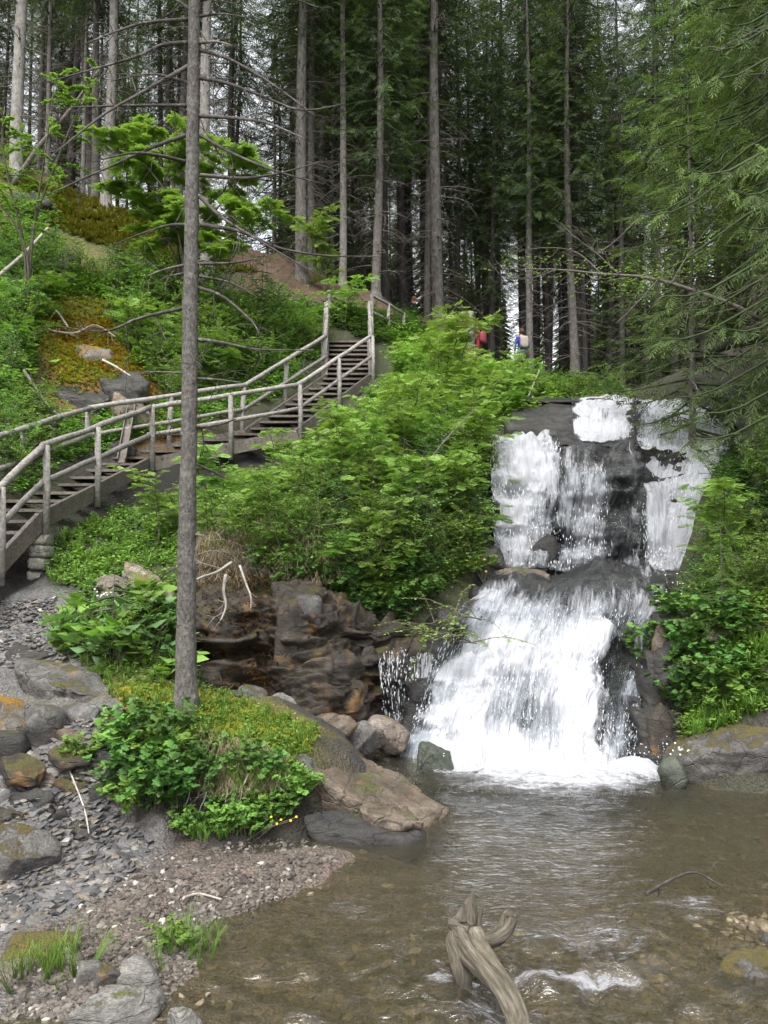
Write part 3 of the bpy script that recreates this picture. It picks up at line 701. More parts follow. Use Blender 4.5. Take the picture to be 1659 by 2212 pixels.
def water_sheet(name, ctrl, nu, nv, mat, off, amp, dcov=0.0, seed=0, parent=None, follow=None):
    pts, cov, uv, nr = sheet(ctrl, nu, nv)
    p = pts.reshape(-1, 3); st = uv.reshape(-1, 2)
    q = np.column_stack([st[:, 0] * 5, st[:, 1] * 1.1, np.full(len(st), seed * 3.1)])
    dsp = off + amp * fbm(q, 4, seed + 60, .6)
    if follow is not None:
        rdp = rock_disp(p, *follow).reshape(nv, nu); sm_ = rdp.copy()
        for _ in range(6): sm_[1:-1] = (sm_[:-2] + sm_[1:-1] + sm_[2:]) / 3; sm_[:, 1:-1] = (sm_[:, :-2] + sm_[:, 1:-1] + sm_[:, 2:]) / 3
        dsp = dsp + np.maximum(sm_, rdp * .75).ravel() * .9
    fb = np.clip(cov.ravel() * 1.04 + dcov + .12 * fbm(np.column_stack([st * 1.4, np.zeros(len(st))]), 3, seed + 81), 0, 1)
    eu = np.minimum(np.arange(nu), np.arange(nu)[::-1]) / (nu * .16)
    fb = fb * np.clip(np.tile(eu, nv) * 1.25 + .02 + .6 * fbm(np.column_stack([st[:, 1] * 3.2, st[:, 0] * 2, st[:, 0] * 0 + seed]), 3, 5), 0, 1)
    p = p + nr.reshape(-1, 3) * dsp[:, None]
    o = link(name, np_mesh(name, p, None, grid_quads(nv, nu), None, st, True, [mat], fb), parent)
    return o
OCT = (np.array([(1, 0, 0), (-1, 0, 0), (0, 1, 0), (0, -1, 0), (0, 0, 1), (0, 0, -1)], float), np.array([(0, 2, 4), (2, 1, 4), (1, 3, 4), (3, 0, 4), (2, 0, 5), (1, 2, 5), (3, 1, 5), (0, 3, 5)]), np.full(6, .5))
def streaks(parent, ctrl, n, seed, lo, hi, wid, out_lo, out_hi, mincov=.3):
    """falling strands and drops thrown clear of the sheet"""
    pts, cov, uv, nr = sheet(ctrl, 60, 60)
    r = np.random.default_rng(seed); T = []; Dr = []; S = []
    a = r.random(n) * 58.9; b = r.random(n) * 58.9
    i, j = a.astype(int), b.astype(int)
    ok = r.random(n) < np.clip((cov[i, j] - mincov) * 1.6 + .1, 0.02, 1)
    i, j = i[ok], j[ok]; n = len(i)
    base = pts[i, j] + (pts[i + 1, j] - pts[i, j]) * r.random((n, 1)) + (pts[i, j + 1] - pts[i, j]) * r.random((n, 1))
    fl = pts[i + 1, j] - pts[i, j]; fl /= np.linalg.norm(fl, axis=1)[:, None]
    fl = fl + r.normal(0, .08, (n, 3))
    off = out_lo + (out_hi - out_lo) * r.random((n, 1)) ** 2
    R = basis(fl, nr[i, j])
    L = lo + (hi - lo) * r.random(n) ** 3; Wd = wid * (.4 + r.random(n))
    R = R * np.stack([Wd, L, Wd], 1)[:, None, :]
    mb = MB(); mb.batch(OCT, base + nr[i, j] * off, R)
    o = mb.build('falling_drops', DROP, parent, True); o['kind'] = 'stuff'
    return o

wl = water_sheet('lower_waterfall', LOWER, 110, 170, FALL_A, .05, .04, 0, 1, None, LEDGE)
tag(wl, 'broad white lower waterfall pouring into the pool', 'waterfall', kind='structure')
water_sheet('water_veil', LOWER[2:], 110, 150, FALL_B, .1, .06, -.1, 2, wl, LEDGE)
water_sheet('water_veil', LOWER[3:], 90, 130, FALL_C, .15, .07, -.14, 3, wl, LEDGE)
streaks(wl, LOWER[3:], 7500, 4, .015, .06, .005, .03, .16)
wu = empty('upper_waterfall', P(1290, 1236, 11.3))
tag(wu, 'tall white upper waterfall splitting around dark rock', 'waterfall', kind='structure')
def under(root, o):
    o.parent = root; o.matrix_parent_inverse = Matrix.Translation(-Vector(root.location)); return o
for k, (ct, nm) in enumerate(((UP_LEFT, 'left_stream'), (UP_MID, 'trickle'), (UP_RIGHT, 'right_stream'))):
    under(wu, water_sheet(nm, ct, 60, 110, FALL_A, .06, .04, (.03, .1, -.08)[k], 11 + k, None, (CLIFF, CLIFF, CHUTE)[k]))
    under(wu, water_sheet('water_veil', ct[1:], 60, 100, FALL_B, .11, .05, (-.04, .04, -.16)[k], 15 + k, None, (CLIFF, CLIFF, CHUTE)[k]))
    under(wu, streaks(wu, ct[1:], (2200, 2000, 2200)[k], 19 + k, .015, .07, .006, .1, .22))
wt = water_sheet('top_cascade', TOP, 60, 90, FALL_A, .05, .03, .02, 31, None, BRINK)
tag(wt, 'white cascade running over the brink above the upper waterfall', 'waterfall', kind='structure')
streaks(wt, TOP, 500, 33, .01, .05, .006, .04, .1)
SIDE = [[(815, 1412, 9.62, .3), (850, 1413, 9.62, .4), (890, 1412, 9.62, .4), (945, 1410, 9.6, .7)], [(818, 1424, 9.36, .4), (850, 1424, 9.36, .42), (890, 1424, 9.36, .4), (940, 1424, 9.36, .7)],
        [(820, 1470, 9.25, .3), (850, 1470, 9.25, .42), (890, 1470, 9.25, .36), (935, 1470, 9.2, .75)], [(825, 1530, 9.22, .2), (852, 1530, 9.22, .4), (888, 1530, 9.2, .42), (925, 1530, 9.15, .85)], [(835, 1580, 9.2, .3), (855, 1580, 9.2, .5), (885, 1585, 9.15, .7), (915, 1590, 9.05, .95)]]
ws = water_sheet('side_trickle', SIDE, 50, 70, FALL_B, .05, .03, -.02, 41)
tag(ws, 'thin curtain of trickles falling over the dark ledge left of the lower waterfall', 'waterfall', kind='structure')
streaks(ws, SIDE, 900, 43, .015, .09, .005, .03, .1, .1)

# pool and stream
def water_z(x, y):
    p = np.column_stack([x, y * 1.7, np.zeros_like(x)])
    near = np.clip((8.4 - y) / 3.0, 0, 1)
    z = .009 * fbm(p * 2.6, 3, 90) + .005 * fbm(p * 8, 3, 91)
    z = z * (1 + 2.0 * np.exp(-((y - 7.6) / .7) ** 2)) + (.026 * np.clip((5.0 - y) / .8, 0, 1) * np.clip((x + 1.0) / .6, 0, 1) * fbm(p * np.array((7.5, 4.5, 1)), 4, 95, .62))
    # a small step over the gravel beside the driftwood
    e = 4.22 + .12 * np.sin(x * 5.1) + .05 * np.sin(x * 13)
    st = np.clip((e - y) / .10, 0, 1) * np.clip((x - .35) / .25, 0, 1) * np.clip((1.75 - x) / .35, 0, 1)
    z = z - .055 * st * np.clip((y - 2.6) / 1.2, 0, 1)
    z = z + .02 * np.exp(-((x - .28) / .25) ** 2 - ((y - 3.9) / .3) ** 2) + .02 * np.exp(-((x + .25) / .2) ** 2 - ((y - 3.55) / .16) ** 2)
    return z
wx = np.concatenate([np.linspace(-2.6, 4.6, 190), np.linspace(4.6, 9, 12)[1:]]); wy = np.concatenate([np.linspace(-8, 1.5, 12)[:-1], np.linspace(1.5, 5.2, 160)[:-1], np.linspace(5.2, 9.6, 100)])
WX, WY = np.meshgrid(wx, wy)
wz = water_z(WX.ravel(), WY.ravel())
pool = link('water', np_mesh('water', np.column_stack([WX.ravel(), WY.ravel(), wz]), None, flat_quads(len(wy), len(wx)), None, None, True, [WATER]))
tag(pool, 'clear brownish shallow pool and stream below the waterfall', kind='structure')
fx, fy = np.meshgrid(np.linspace(.15, 3.05, 170), np.linspace(6.9, 9.4, 150))
fx, fy = fx.ravel(), fy.ravel()
baseline = np.interp(fx, [.2, .6, 1.2, 1.9, 2.4, 2.75, 3.1], [8.75, 8.35, 8.05, 7.95, 7.95, 8.0, 8.3])
dist = baseline - fy
fcov = np.clip(1.0 - np.clip(dist, 0, 9) / np.interp(fx, [.2, .7, 1.4, 2.1, 2.6, 3.0], [.9, 1.3, 1.7, 1.35, .9, .4]), 0, 1) * np.clip((fx - .12) / .35, 0, 1) * np.clip((3.0 - fx) / .3, 0, 1)
fz = .02 + water_z(fx, fy) + np.clip(fcov - .6, 0, 1) * (.1 + .1 * fbm(np.column_stack([fx * 4, fy * 4, fx * 0]), 4, 71))
foam = link('foam', np_mesh('foam', np.column_stack([fx, fy, fz]), None, flat_quads(150, 170), None, np.column_stack([fx, fy]), True, [FOAM], np.clip(fcov ** 1.15 * 1.05 + .12 * fcov * fbm(np.column_stack([fx * 3, fy * 5, fx * 0]), 3, 19), 0, 1)))
tag(foam, 'white foam churning at the foot of the lower waterfall', 'foam', kind='stuff')
r = np.random.default_rng(8)
n = 1500
sx = .45 + 2.45 * r.random(n); sy = np.interp(sx, [.2, .6, 1.2, 1.9, 2.4, 2.75, 3.1], [8.75, 8.35, 8.05, 7.95, 7.95, 8.0, 8.3]) + r.normal(-.05, .22, n)
sz = .05 + np.abs(r.normal(0, .14, n)) * np.exp(-((sy - 8.0) / .6) ** 2)
mb = MB(); mb.batch(OCT, np.column_stack([sx, sy, sz]), np.tile(np.eye(3), (n, 1, 1)) * (.002 + .007 * r.random(n) ** 3)[:, None, None])
tag(mb.build('spray', DROP), 'white spray drops over the foam at the fall foot', 'spray', kind='stuff')
# thin white flecks: foam at the small step, painted sky glints on the ripples
qx, qy = np.meshgrid(np.linspace(-1.2, 3.0, 170), np.linspace(2.4, 5.6, 130)); qx, qy = qx.ravel(), qy.ravel()
qc = np.zeros(len(qx))
for cx, cy, rx, ry, a in ((1.0, 4.12, .5, .05, .75), (.28, 4.05, .1, .06, .6), (-.3, 3.5, .22, .12, .55), (.0, 3.1, .5, .2, .36), (1.2, 4.55, .6, .25, .44), (1.9, 4.9, .5, .25, .42), (-.2, 4.9, .35, .4, .38), (1.3, 3.6, .5, .35, .47), (.6, 3.8, .5, .3, .42), (2.1, 4.3, .4, .2, .42), (2.6, 5.2, .3, .08, .35)):
    qc = np.maximum(qc, a * np.exp(-((qx - cx) / rx) ** 2 - ((qy - cy) / ry) ** 2))
qz = water_z(qx, qy) + .004
fl = link('riffle_foam_glints', np_mesh('riffle_foam_glints', np.column_stack([qx, qy, qz]), None, flat_quads(130, 170), None, np.column_stack([qx, qy * 1.6]), True, [FLECK], qc))
tag(fl, 'small white foam flecks and painted sky glints on the shallow riffle around the driftwood', 'foam', kind='stuff')

# ------------------------------------------------------------------ rocks
def ico_template(sub):
    b = bmesh.new(); bmesh.ops.create_icosphere(b, subdivisions=sub, radius=1)
    b.verts.ensure_lookup_table()
    t = (np.array([v.co[:] for v in b.verts]), np.array([[v.index for v in f.verts] for f in b.faces])); b.free(); return t
ICO = {k: ico_template(k) for k in (1, 3, 4, 5)}
def rock_verts(seed, sub=4, box=2.6, cuts=9, rough=.1):
    V, T = ICO[sub]
    r = np.random.default_rng(seed)
    V = V / ((np.abs(V) ** box).sum(1) ** (1 / box))[:, None]
    for _ in range(cuts):
        n = r.normal(0, 1, 3); n /= np.linalg.norm(n); h = r.uniform(.55, .9)
        k = V @ n - h
        V = V - np.clip(k, 0, None)[:, None] * n * .93
    V = V * (1 + rough * fbm(V * 1.7 + seed * 3.3, 4, seed, .5))[:, None] + .02 * r.normal(0, 1, (1, 3))
    lo, hi = V.min(0), V.max(0)
    V = (V - (lo + hi) / 2) / ((hi - lo) / 2)
    if sub > 3: V = V * (1 + .035 * fbm(V * 7 + seed, 3, seed + 5, .6) - .03 * np.abs(fbm(V * 3.1 + seed, 3, seed + 9)))[:, None]
    return V, T
RK = [0]
def rock(name, label, box, mat, d=None, depth=.8, tilt=(0, 0, 0), seed=None, bx=2.6, cuts=9, rough=.1, sink=.2, sub=4, cat='rock', group=None, dz=0.0):
    """a single rock filling a picture box (x0, y0, x1, y1), standing on the ground"""
    RK[0] += 1; seed = seed or RK[0] * 7 + 3
    x0, y0, x1, y1 = box
    xc = (x0 + x1) / 2
    if d is None:
        h = hit(xc, y1 - .12 * (y1 - y0)); d = h[1]
    if x1 - x0 < 75 and sub == 4: sub = 3
    w = (x1 - x0) / F * d; hh = (y1 - y0) / F * d
    dp = w * depth
    V, T = rock_verts(seed, sub, bx, cuts, rough)
    V = V * np.array((w / 2, dp / 2, hh / 2 * (1 + sink)))
    R = (Matrix.Rotation(tilt[2], 3, 'Z') @ Matrix.Rotation(tilt[1], 3, 'Y') @ Matrix.Rotation(tilt[0], 3, 'X'))
    V = V @ np.array(R).T
    c = P(xc, (y0 + y1) / 2, d + dp * .35) - np.array((0, 0, hh / 2 * sink - dz))
    o = link(name, np_mesh(name, V, T, None, None, None, True, [mat]), None, c)
    return tag(o, label, cat, group)
rd = rad
rock('mossy_boulder', 'large dark boulder with brown moss cap at the right pool edge', (1412, 1556, 1800, 1700), ROCK_MOSS, 7.3, .6, (0, -.2, 0), 5, 2.4, 5, .12, .5, 5)
rock('boulder', 'small mossy green-fringed rock at the foot of the right boulder', (1418, 1632, 1480, 1692), ROCK_GREEN, 7.3, .9)
rock('rock', 'grey rock at the right picture edge above the mossy boulder', (1640, 1435, 1720, 1545), ROCK_GREY, 7.7)
rock('rock', 'brown split block standing at the right foot of the lower waterfall', (1392, 1515, 1465, 1625), ROCK_BROWN, 8.0, .8, bx=5, cuts=5)
rock('rock', 'pale upright rock beside the lip of the lower waterfall', (1408, 1345, 1448, 1440), ROCK_SLAB, 8.75, .9)
rock('rock', 'flat brown rock covered with needles on the right bank', (1520, 1335, 1700, 1400), ROCK_RUST, 8.2, .6, bx=4)
rock('rock', 'green algae covered rock in the foam beside the lower waterfall', (893, 1610, 992, 1672), ROCK_GREEN, 7.85, .75, (0, .25, .3), bx=3.2)
rock('rock', 'small dark rock awash in white foam', (905, 1585, 940, 1602), ROCK_WET, 8.6)
rock('boulder', 'brown angular boulder behind the mound, first of the row', (668, 1540, 770, 1618), ROCK_SLAB, 7.75, .8, (0, .2, .2), 12, 3.5)
rock('boulder', 'grey rounded boulder in the middle of the row by the foam', (745, 1560, 825, 1618), ROCK_GREY, 7.95, .8)
rock('boulder', 'brown flat-topped boulder nearest the side trickle', (785, 1550, 886, 1615), ROCK_RUST, 8.2, .7, (0, .15, .1), 30, 3.2)
rock('rock', 'pale grey boulder lying in the grass behind the mound', (558, 1496, 640, 1546), ROCK_DRY, 7.55, .8)
rock('rock', 'thin flat slate lying against the rock wall foot', (505, 1482, 578, 1512), ROCK_GREY, 7.9, .6, (0, .2, 0), bx=5, cuts=4)
rock('rock', 'wet purple-grey stone set in the front of the mossy mound', (615, 1632, 700, 1712), ROCK_GREY, 6.35, .7, (0, .35, 0), 18, 3.4, 6)
# the two big slabs running into the pool
def slab(name, label, top, thick, mat, seed, bulge=.04, sub=5, cat='rock', rough=.05, dz=0.0):
    top = np.array(top, float); c = top.mean(0)
    b = bmesh.new()
    vs = [b.verts.new(p) for p in top]
    f = b.faces.new(vs)
    ex = bmesh.ops.extrude_face_region(b, geom=[f])
    low = [v for v in ex['geom'] if isinstance(v, bmesh.types.BMVert)]
    for v in low:
        v.co += Vector((0, 0, -thick)); v.co += (Vector(c) - v.co) * .08
    bmesh.ops.recalc_face_normals(b, faces=b.faces)
    bmesh.ops.bevel(b, geom=list(b.edges), offset=min(.07, thick * .3), segments=2, affect='EDGES', profile=.6)
    bmesh.ops.triangulate(b, faces=b.faces)
    for _ in range(sub - 1):
        lim = .06
        ed = [e for e in b.edges if e.calc_length() > lim]
        if not ed or len(b.verts) > 2600: break
        bmesh.ops.subdivide_edges(b, edges=ed, cuts=1)
        bmesh.ops.triangulate(b, faces=[q for q in b.faces if len(q.verts) > 3])
    b.normal_update()
    V = np.array([v.co[:] for v in b.verts]); Nn = np.array([v.normal[:] for v in b.verts])
    V = V + Nn * (rough * fbm(V * 2.4, 4, seed) + .014 * fbm(V * 14, 3, seed + 2) - .02 * np.abs(fbm(V * np.array((5, 5, 11)), 3, seed + 4)))[:, None]
    T = [[v.index for v in q.verts] for q in b.faces]
    b.verts.index_update()
    T = np.array([[v.index for v in q.verts] for q in b.faces]); b.free()
    o = link(name, np_mesh(name, V - c, T, None, None, None, True, [mat]), None, c + np.array((0, 0, dz)))
    return tag(o, label, cat)
slab('rock_slab', 'big tilted brown rock slab sloping from the mound into the pool',
     [P(640, 1640, 6.45), P(655, 1590, 7.0), P(705, 1592, 7.4), P(790, 1625, 7.35), P(880, 1672, 7.1), P(990, 1745, 6.6), P(930, 1772, 6.3), P(800, 1740, 6.15), P(700, 1690, 6.25)], .6, ROCK_SLAB, 51)
slab('rock_slab', 'lower grey rock slab with mossy underside at the water edge',
     [P(640, 1735, 6.05), P(720, 1715, 6.2), P(830, 1735, 6.2), P(928, 1775, 6.1), P(900, 1792, 5.95), P(780, 1790, 5.92), P(680, 1772, 5.95)], .22, ROCK_DARK, 53, dz=-.06)
slab('rock_slab', 'pale brown sloping slab at the tip of the rock by the pool',
     [P(770, 1750, 6.08), P(800, 1722, 6.3), P(860, 1738, 6.3), P(926, 1778, 6.05), P(880, 1786, 5.98), P(800, 1775, 6.0)], .12, ROCK_SLAB, 54, rough=.03, dz=.03)
# left shale path
rock('boulder', 'orange mossed boulder at the left picture edge beside the shale path', (-60, 1505, 68, 1612), ROCK_ORANGE, 6.6, .8, (0, .1, 0), 40, 3)
rock('boulder', 'dark lower block under the orange boulder at the left edge', (-70, 1575, 72, 1655), ROCK_DARK, 6.4, .7, bx=4)
rock('boulder', 'grey wet rock right of the orange mossed boulder', (52, 1522, 142, 1600), ROCK_GREY, 6.5, .9)
slab('rock_slab', 'long grey slab lying across the shale path', [P(30, 1440, 7.9), P(110, 1432, 8.1), P(200, 1470, 7.7), P(272, 1508, 7.3), P(262, 1532, 7.05), P(150, 1500, 7.05), P(60, 1480, 7.2)], .32, ROCK_GREY, 61, dz=.07)
slab('rock_slab', 'thin loose brown plate resting on the long slab', [P(146, 1455, 7.72), P(185, 1453, 7.85), P(226, 1474, 7.62), P(218, 1483, 7.5), P(172, 1478, 7.5)], .05, ROCK_SLAB, 62, rough=.012)
rock('boulder', 'grey boulder between the shale path and the leafy herbs', (100, 1338, 180, 1395), ROCK_GREY, None, .8)
slab('rock_slab', 'leaning brown slab below the stairs, lower of the pair', [P(194, 1262, 9.3), P(225, 1238, 9.7), P(280, 1250, 9.6), P(310, 1290, 9.2), P(300, 1312, 8.95), P(240, 1290, 8.95)], .25, ROCK_RUST, 63)
slab('rock_slab', 'pointed leaning slab behind the near trunk, upper of the pair', [P(258, 1235, 9.6), P(266, 1200, 9.9), P(320, 1222, 9.8), P(385, 1275, 9.4), P(375, 1292, 9.2), P(300, 1262, 9.35)], .35, ROCK_RUST, 64)
rock('rock', 'knobbly grey rock beside the small herb on the shale path', (198, 1620, 256, 1680), ROCK_GREY, None, .9)
slab('rock_slab', 'flat flaking slab in the middle of the shale path', [P(120, 1600, 6.5), P(160, 1572, 6.9), P(235, 1568, 6.95), P(292, 1580, 6.75), P(285, 1600, 6.5), P(190, 1612, 6.35)], .1, ROCK_SLAB, 65, rough=.03, dz=.07)
slab('rock_slab', 'layered wet shale step below the flat flaking slab', [P(100, 1640, 6.2), P(150, 1620, 6.4), P(210, 1625, 6.35), P(200, 1655, 6.1), P(130, 1665, 6.0)], .1, ROCK_BROWN, 66, rough=.03, dz=.07)
slab('rock_slab', 'wet brown shale plate at the left of the path', [P(0, 1650, 6.1), P(60, 1640, 6.2), P(110, 1670, 6.0), P(80, 1700, 5.8), P(10, 1690, 5.8)], .12, ROCK_BROWN, 67, rough=.03, dz=.07)
for k_, (cx, cy, ww, m_, lab) in enumerate(((60, 1420, 60, ROCK_DARK, 'dark bedrock step at the top of the shale path'), (180, 1545, 50, ROCK_GREY, 'low grey bedrock plate below the long slab'), (60, 1740, 60, ROCK_DARK, 'dark wet bedrock plate at the left of the path'), (150, 1700, 55, ROCK_BROWN, 'brown wet bedrock plate in mid path'),
        (210, 1720, 40, ROCK_DARK, 'dark bedrock rib beside the mound herbs'), (90, 1690, 40, ROCK_GREY, 'small grey bedrock plate between the wet shale plates'), (190, 1800, 45, ROCK_GREY, 'grey flat stone in the shale above the gravel bar'), (20, 1770, 45, ROCK_BROWN, 'brown flat stone above the dark smooth boulder'), (250, 1560, 36, ROCK_BROWN, 'brown shale plate against the mound'), (120, 1770, 36, ROCK_DARK, 'small dark flat stone in the shale'))):
    q = [hit(cx + ww * math.cos(t) * f_, cy + ww * .42 * math.sin(t) * f_) + np.array((0, 0, .05 + .04 * math.sin(t * 2 + k_))) for t, f_ in zip(np.arange(6) * 1.047 + k_, (1, .8, 1.1, .9, 1.05, .75))]
    slab('rock_slab', lab, q[::-1] if False else q, .12, m_, 80 + k_, rough=.025)
rock('boulder', 'dark smooth boulder with moss stripe at the left edge of the gravel', (-70, 1795, 125, 1915), ROCK_MOSS, None, .7, (0, .32, 0), 77, 2.5, 7)
for i, (bx_, m, lab) in enumerate((
        ((15, 2018, 205, 2082), ROCK_MOSS, 'mossy flat rock behind the grass tuft on the gravel bar'),
        ((163, 2076, 222, 2136), ROCK_DRY, 'small split grey rock, left of the broken pair on the gravel'),
        ((200, 2086, 258, 2140), ROCK_GREY, 'small split dark rock, right of the broken pair on the gravel'),
        ((254, 2068, 348, 2146), ROCK_DRY, 'striped pale grey rock at the gravel shore'),
        ((145, 2142, 350, 2250), ROCK_DRY, 'large pale flat rock at the bottom picture edge'),
        ((358, 2182, 450, 2250), ROCK_DRY, 'pale low rock at the bottom edge beside the water'),
        ((1545, 2060, 1720, 2150), ROCK_MOSS, 'green mossed grey rock in the stream at the lower right'),
        ((1398, 2090, 1450, 2112), ROCK_BROWN, 'small flat brown stone on the riffle'),
        ((1640, 2010, 1700, 2050), ROCK_GREY, 'grey stone at the right edge of the riffle'))):
    rock('rock', lab, bx_, m, 4.1 if bx_[0] == 1545 else None, .75, (0, (.1, 0, .2, -.25, .12, .1, 0, 0, 0)[i], .2), None, 3.2, 7, .09)
# the hillside and the falls
slab('rock_slab', 'black overhanging ledge below the mossy hillside', [P(75, 818, 14.9), P(120, 795, 15.4), P(190, 815, 15.3), P(245, 850, 14.9), P(225, 868, 14.5), P(130, 850, 14.4)], .6, ROCK_DARK, 71)
slab('rock_slab', 'dark jutting slab on the hillside right of the black ledge', [P(212, 815, 15.2), P(250, 798, 15.6), P(300, 802, 15.5), P(325, 825, 15.1), P(300, 840, 14.8), P(235, 838, 14.8)], .45, ROCK_DARK, 72)
rock('rock', 'mossy orange block on the hillside above the ledges', (134, 745, 250, 795), ROCK_ORANGE, 15.6, .6, bx=4)
rock('rock', 'pale rock under the hillside ledges behind the stairs', (230, 840, 330, 960), ROCK_RUST, 14.6, .6, bx=4)
rock('rock', 'dark rock in the gap behind the lower stair rail', (215, 950, 300, 1010), ROCK_DARK, 14.0, .8)
rock('rock', 'grey rock peeping from the grass of the green slope', (258, 602, 298, 628), ROCK_GREY, None, .8)
rock('rock', 'dark rock shelf under the crest at the upper left', (20, 418, 125, 458), ROCK_DARK, None, .6, bx=4)
slab('rock_slab', 'black overhanging slab at the left of the brink', [P(1080, 905, 13.6), P(1130, 893, 14.3), P(1232, 905, 13.6), P(1240, 940, 12.8), P(1180, 935, 12.6), P(1100, 925, 12.7)], .45, ROCK_DARK, 73)
rock('rock', 'dark boulder at the left foot of the upper waterfall', (1008, 1178, 1090, 1228), ROCK_GREY, 10.9, .8)
rock('rock', 'flat brown bare rock on the shelf below the upper waterfall', (1060, 1222, 1190, 1252), ROCK_SLAB, 10.5, .6, sink=.6, dz=-.02)
rock('rock', 'small black rock sticking out of the shelf between the falls', (1238, 1288, 1292, 1312), ROCK_WET, 9.7, .8)
rock('rock', 'dark leaning rock rib at the foot of the left stream', (1140, 1150, 1200, 1238), ROCK_WET, 11.15, .6, (0, .5, 0))
rock('rock', 'squared block with bright moss cap on the rock wall', (632, 1282, 698, 1350), ROCK_MOSS, 9.05, .9, bx=6, cuts=4)
rock('rock', 'grey weathered pillar running down the rock wall', (590, 1290, 680, 1520), ROCK_BROWN, 8.85, .6, (0, .1, 0), bx=6, cuts=6, rough=.2)
rock('boulder', 'rust stained bulging boulder at the foot of the rock wall', (660, 1440, 800, 1560), ROCK_BROWN, 8.7, .6, rough=.14, sub=5)

# rusty moss curtain on the wall
wp, _c, _u, wn_ = sheet(WALL, 60, 50)
rm = np.random.default_rng(14); WM = []
for _ in range(6000):
    i, j = rm.integers(0, 49), rm.integers(0, 59); q = wp[i, j] + (wp[i + 1, j] - wp[i, j]) * rm.random() + (wp[i, j + 1] - wp[i, j]) * rm.random()
    sx_ = 829.5 + q[0] / q[1] * F; u_ = (sx_ - 545 - 45 * rm.normal()) / 42
    if u_ * u_ < 1 and q[2] > .55: WM.append(q + wn_[i, j] * (.08 + .1 * rm.random()))
WALLMOSS = np.array(WM)
# gravel: too many to count
def stones(name, label, polys, mat, seed, sizes, flat=.45):
    r = np.random.default_rng(seed); mb = MB(); tp = []
    for s in range(5):
        if s < 2:
            V, T = rock_verts(900 + s, 1, 2.6, 5, .15); tp.append((V, T, np.full(len(V), .5)))
        else:
            tp.append((OCT[0] * (1 + .3 * r.normal(0, 1, (6, 1))) + r.normal(0, .18, (6, 3)), OCT[1], OCT[2]))
    for k, (poly, n) in enumerate(polys):
        h = scatter(poly, n, seed + k); sc = sizes[0] + (sizes[1] - sizes[0]) * r.random(len(h)) ** 4.5
        order = np.argsort(-sc); h, sc = h[order], sc[order]; big = len(h) // 4
        groups = [np.arange(0, big, 2), np.arange(1, big, 2)] + [np.arange(big + s, len(h), 3) for s in range(3)]
        for s, g in enumerate(groups):
            q = h[g]; z = sc[g]; m = len(q)
            if not m: continue
            a = r.random(m) * 6.28
            R = np.zeros((m, 3, 3)); R[:, 0, 0] = np.cos(a); R[:, 0, 1] = -np.sin(a); R[:, 1, 0] = np.sin(a); R[:, 1, 1] = np.cos(a); R[:, 2, 2] = 1
            R[:, 2, 0] = r.normal(0, .2, m); R[:, 2, 1] = r.normal(0, .2, m)
            sh = np.column_stack([.8 + .7 * r.random(m), .6 + .5 * r.random(m), flat * (.6 + .8 * r.random(m))])
            mb.batch(tp[s], q + np.column_stack([0 * z, 0 * z, z * .1]), R * sh[:, None, :], z, r.normal(0, .2, m))
    o = mb.build(name, mat, None, False)
    return tag(o, label, 'gravel', kind='stuff')
def stone_mat(name, stops, rough):
    m, nt, b, out = new_mat(name)
    a = nd(nt, 'Attribute', attribute_name='Col').outputs['Fac']
    pos = nd(nt, 'NewGeometry').outputs['Position']
    c = ramp(nt, a, stops)
    c = mixc(nt, .5, c, ramp(nt, noise(nt, pos, 55, 4), [(.3, g1(.5)), (.7, g1(1.4))]), 'MULTIPLY')
    nt.links.new(c, b.inputs['Base Color']); b.inputs['Roughness'].default_value = rough
    nt.links.new(bump(nt, noise(nt, pos, 130, 3), .4, .01), b.inputs['Normal']); return m
SHALE = stone_mat('shale_chip', [(0, (.025, .025, .026)), (.3, (.06, .06, .061)), (.6, (.105, .102, .098)), (.8, (.14, .115, .08)), (1, (.27, .265, .255))], .55)
PEBBLE = stone_mat('pebble', [(0, (.02, .017, .014)), (.3, (.052, .044, .036)), (.6, (.09, .076, .062)), (.85, (.165, .145, .12)), (1, (.36, .34, .31))], .65)
BEDP = stone_mat('bed_pebble', [(0, (.03, .024, .016)), (.4, (.07, .055, .03)), (.7, (.11, .082, .045)), (1, (.2, .17, .12))], .6)
stones('shale_gravel', 'loose grey shale chips covering the path at the left', [
    ([(0, 1300), (120, 1290), (180, 1380), (120, 1440), (0, 1440)], 3600),
    ([(0, 1520), (290, 1540), (300, 1600), (240, 1740), (330, 1820), (280, 1880), (0, 2020)], 6800),
    ([(0, 1820), (330, 1830), (230, 1930), (0, 2020)], 3600)], SHALE, 5, (.005, .055), .35)
stones('gravel_bar', 'brown pebbly gravel bar reaching into the stream', [
    ([(60, 2040), (330, 1850), (560, 1810), (740, 1825), (735, 1860), (620, 1935), (490, 2030), (400, 2110), (340, 2200), (0, 2212)], 10500),
    ([(380, 1950), (620, 1930), (490, 2035), (400, 2100), (300, 2080)], 1600)], PEBBLE, 6, (.005, .024), .6)
stones('stream_pebbles', 'brown pebbles on the bed of the shallow stream', [
    ([(420, 2100), (620, 1945), (760, 1850), (1000, 1760), (1659, 1760), (1659, 2212), (360, 2212)], 4200),
    ([(1180, 1960), (1659, 1880), (1659, 2080), (1430, 2090), (1200, 2040)], 2600)], BEDP, 7, (.008, .034), .55)
stones('shore_pebbles', 'damp pebbles of the riffle bar at the right shore', [([(1480, 1965), (1659, 1900), (1659, 2060), (1560, 2070), (1440, 2060)], 900)], BEDP, 9, (.008, .026), .6)

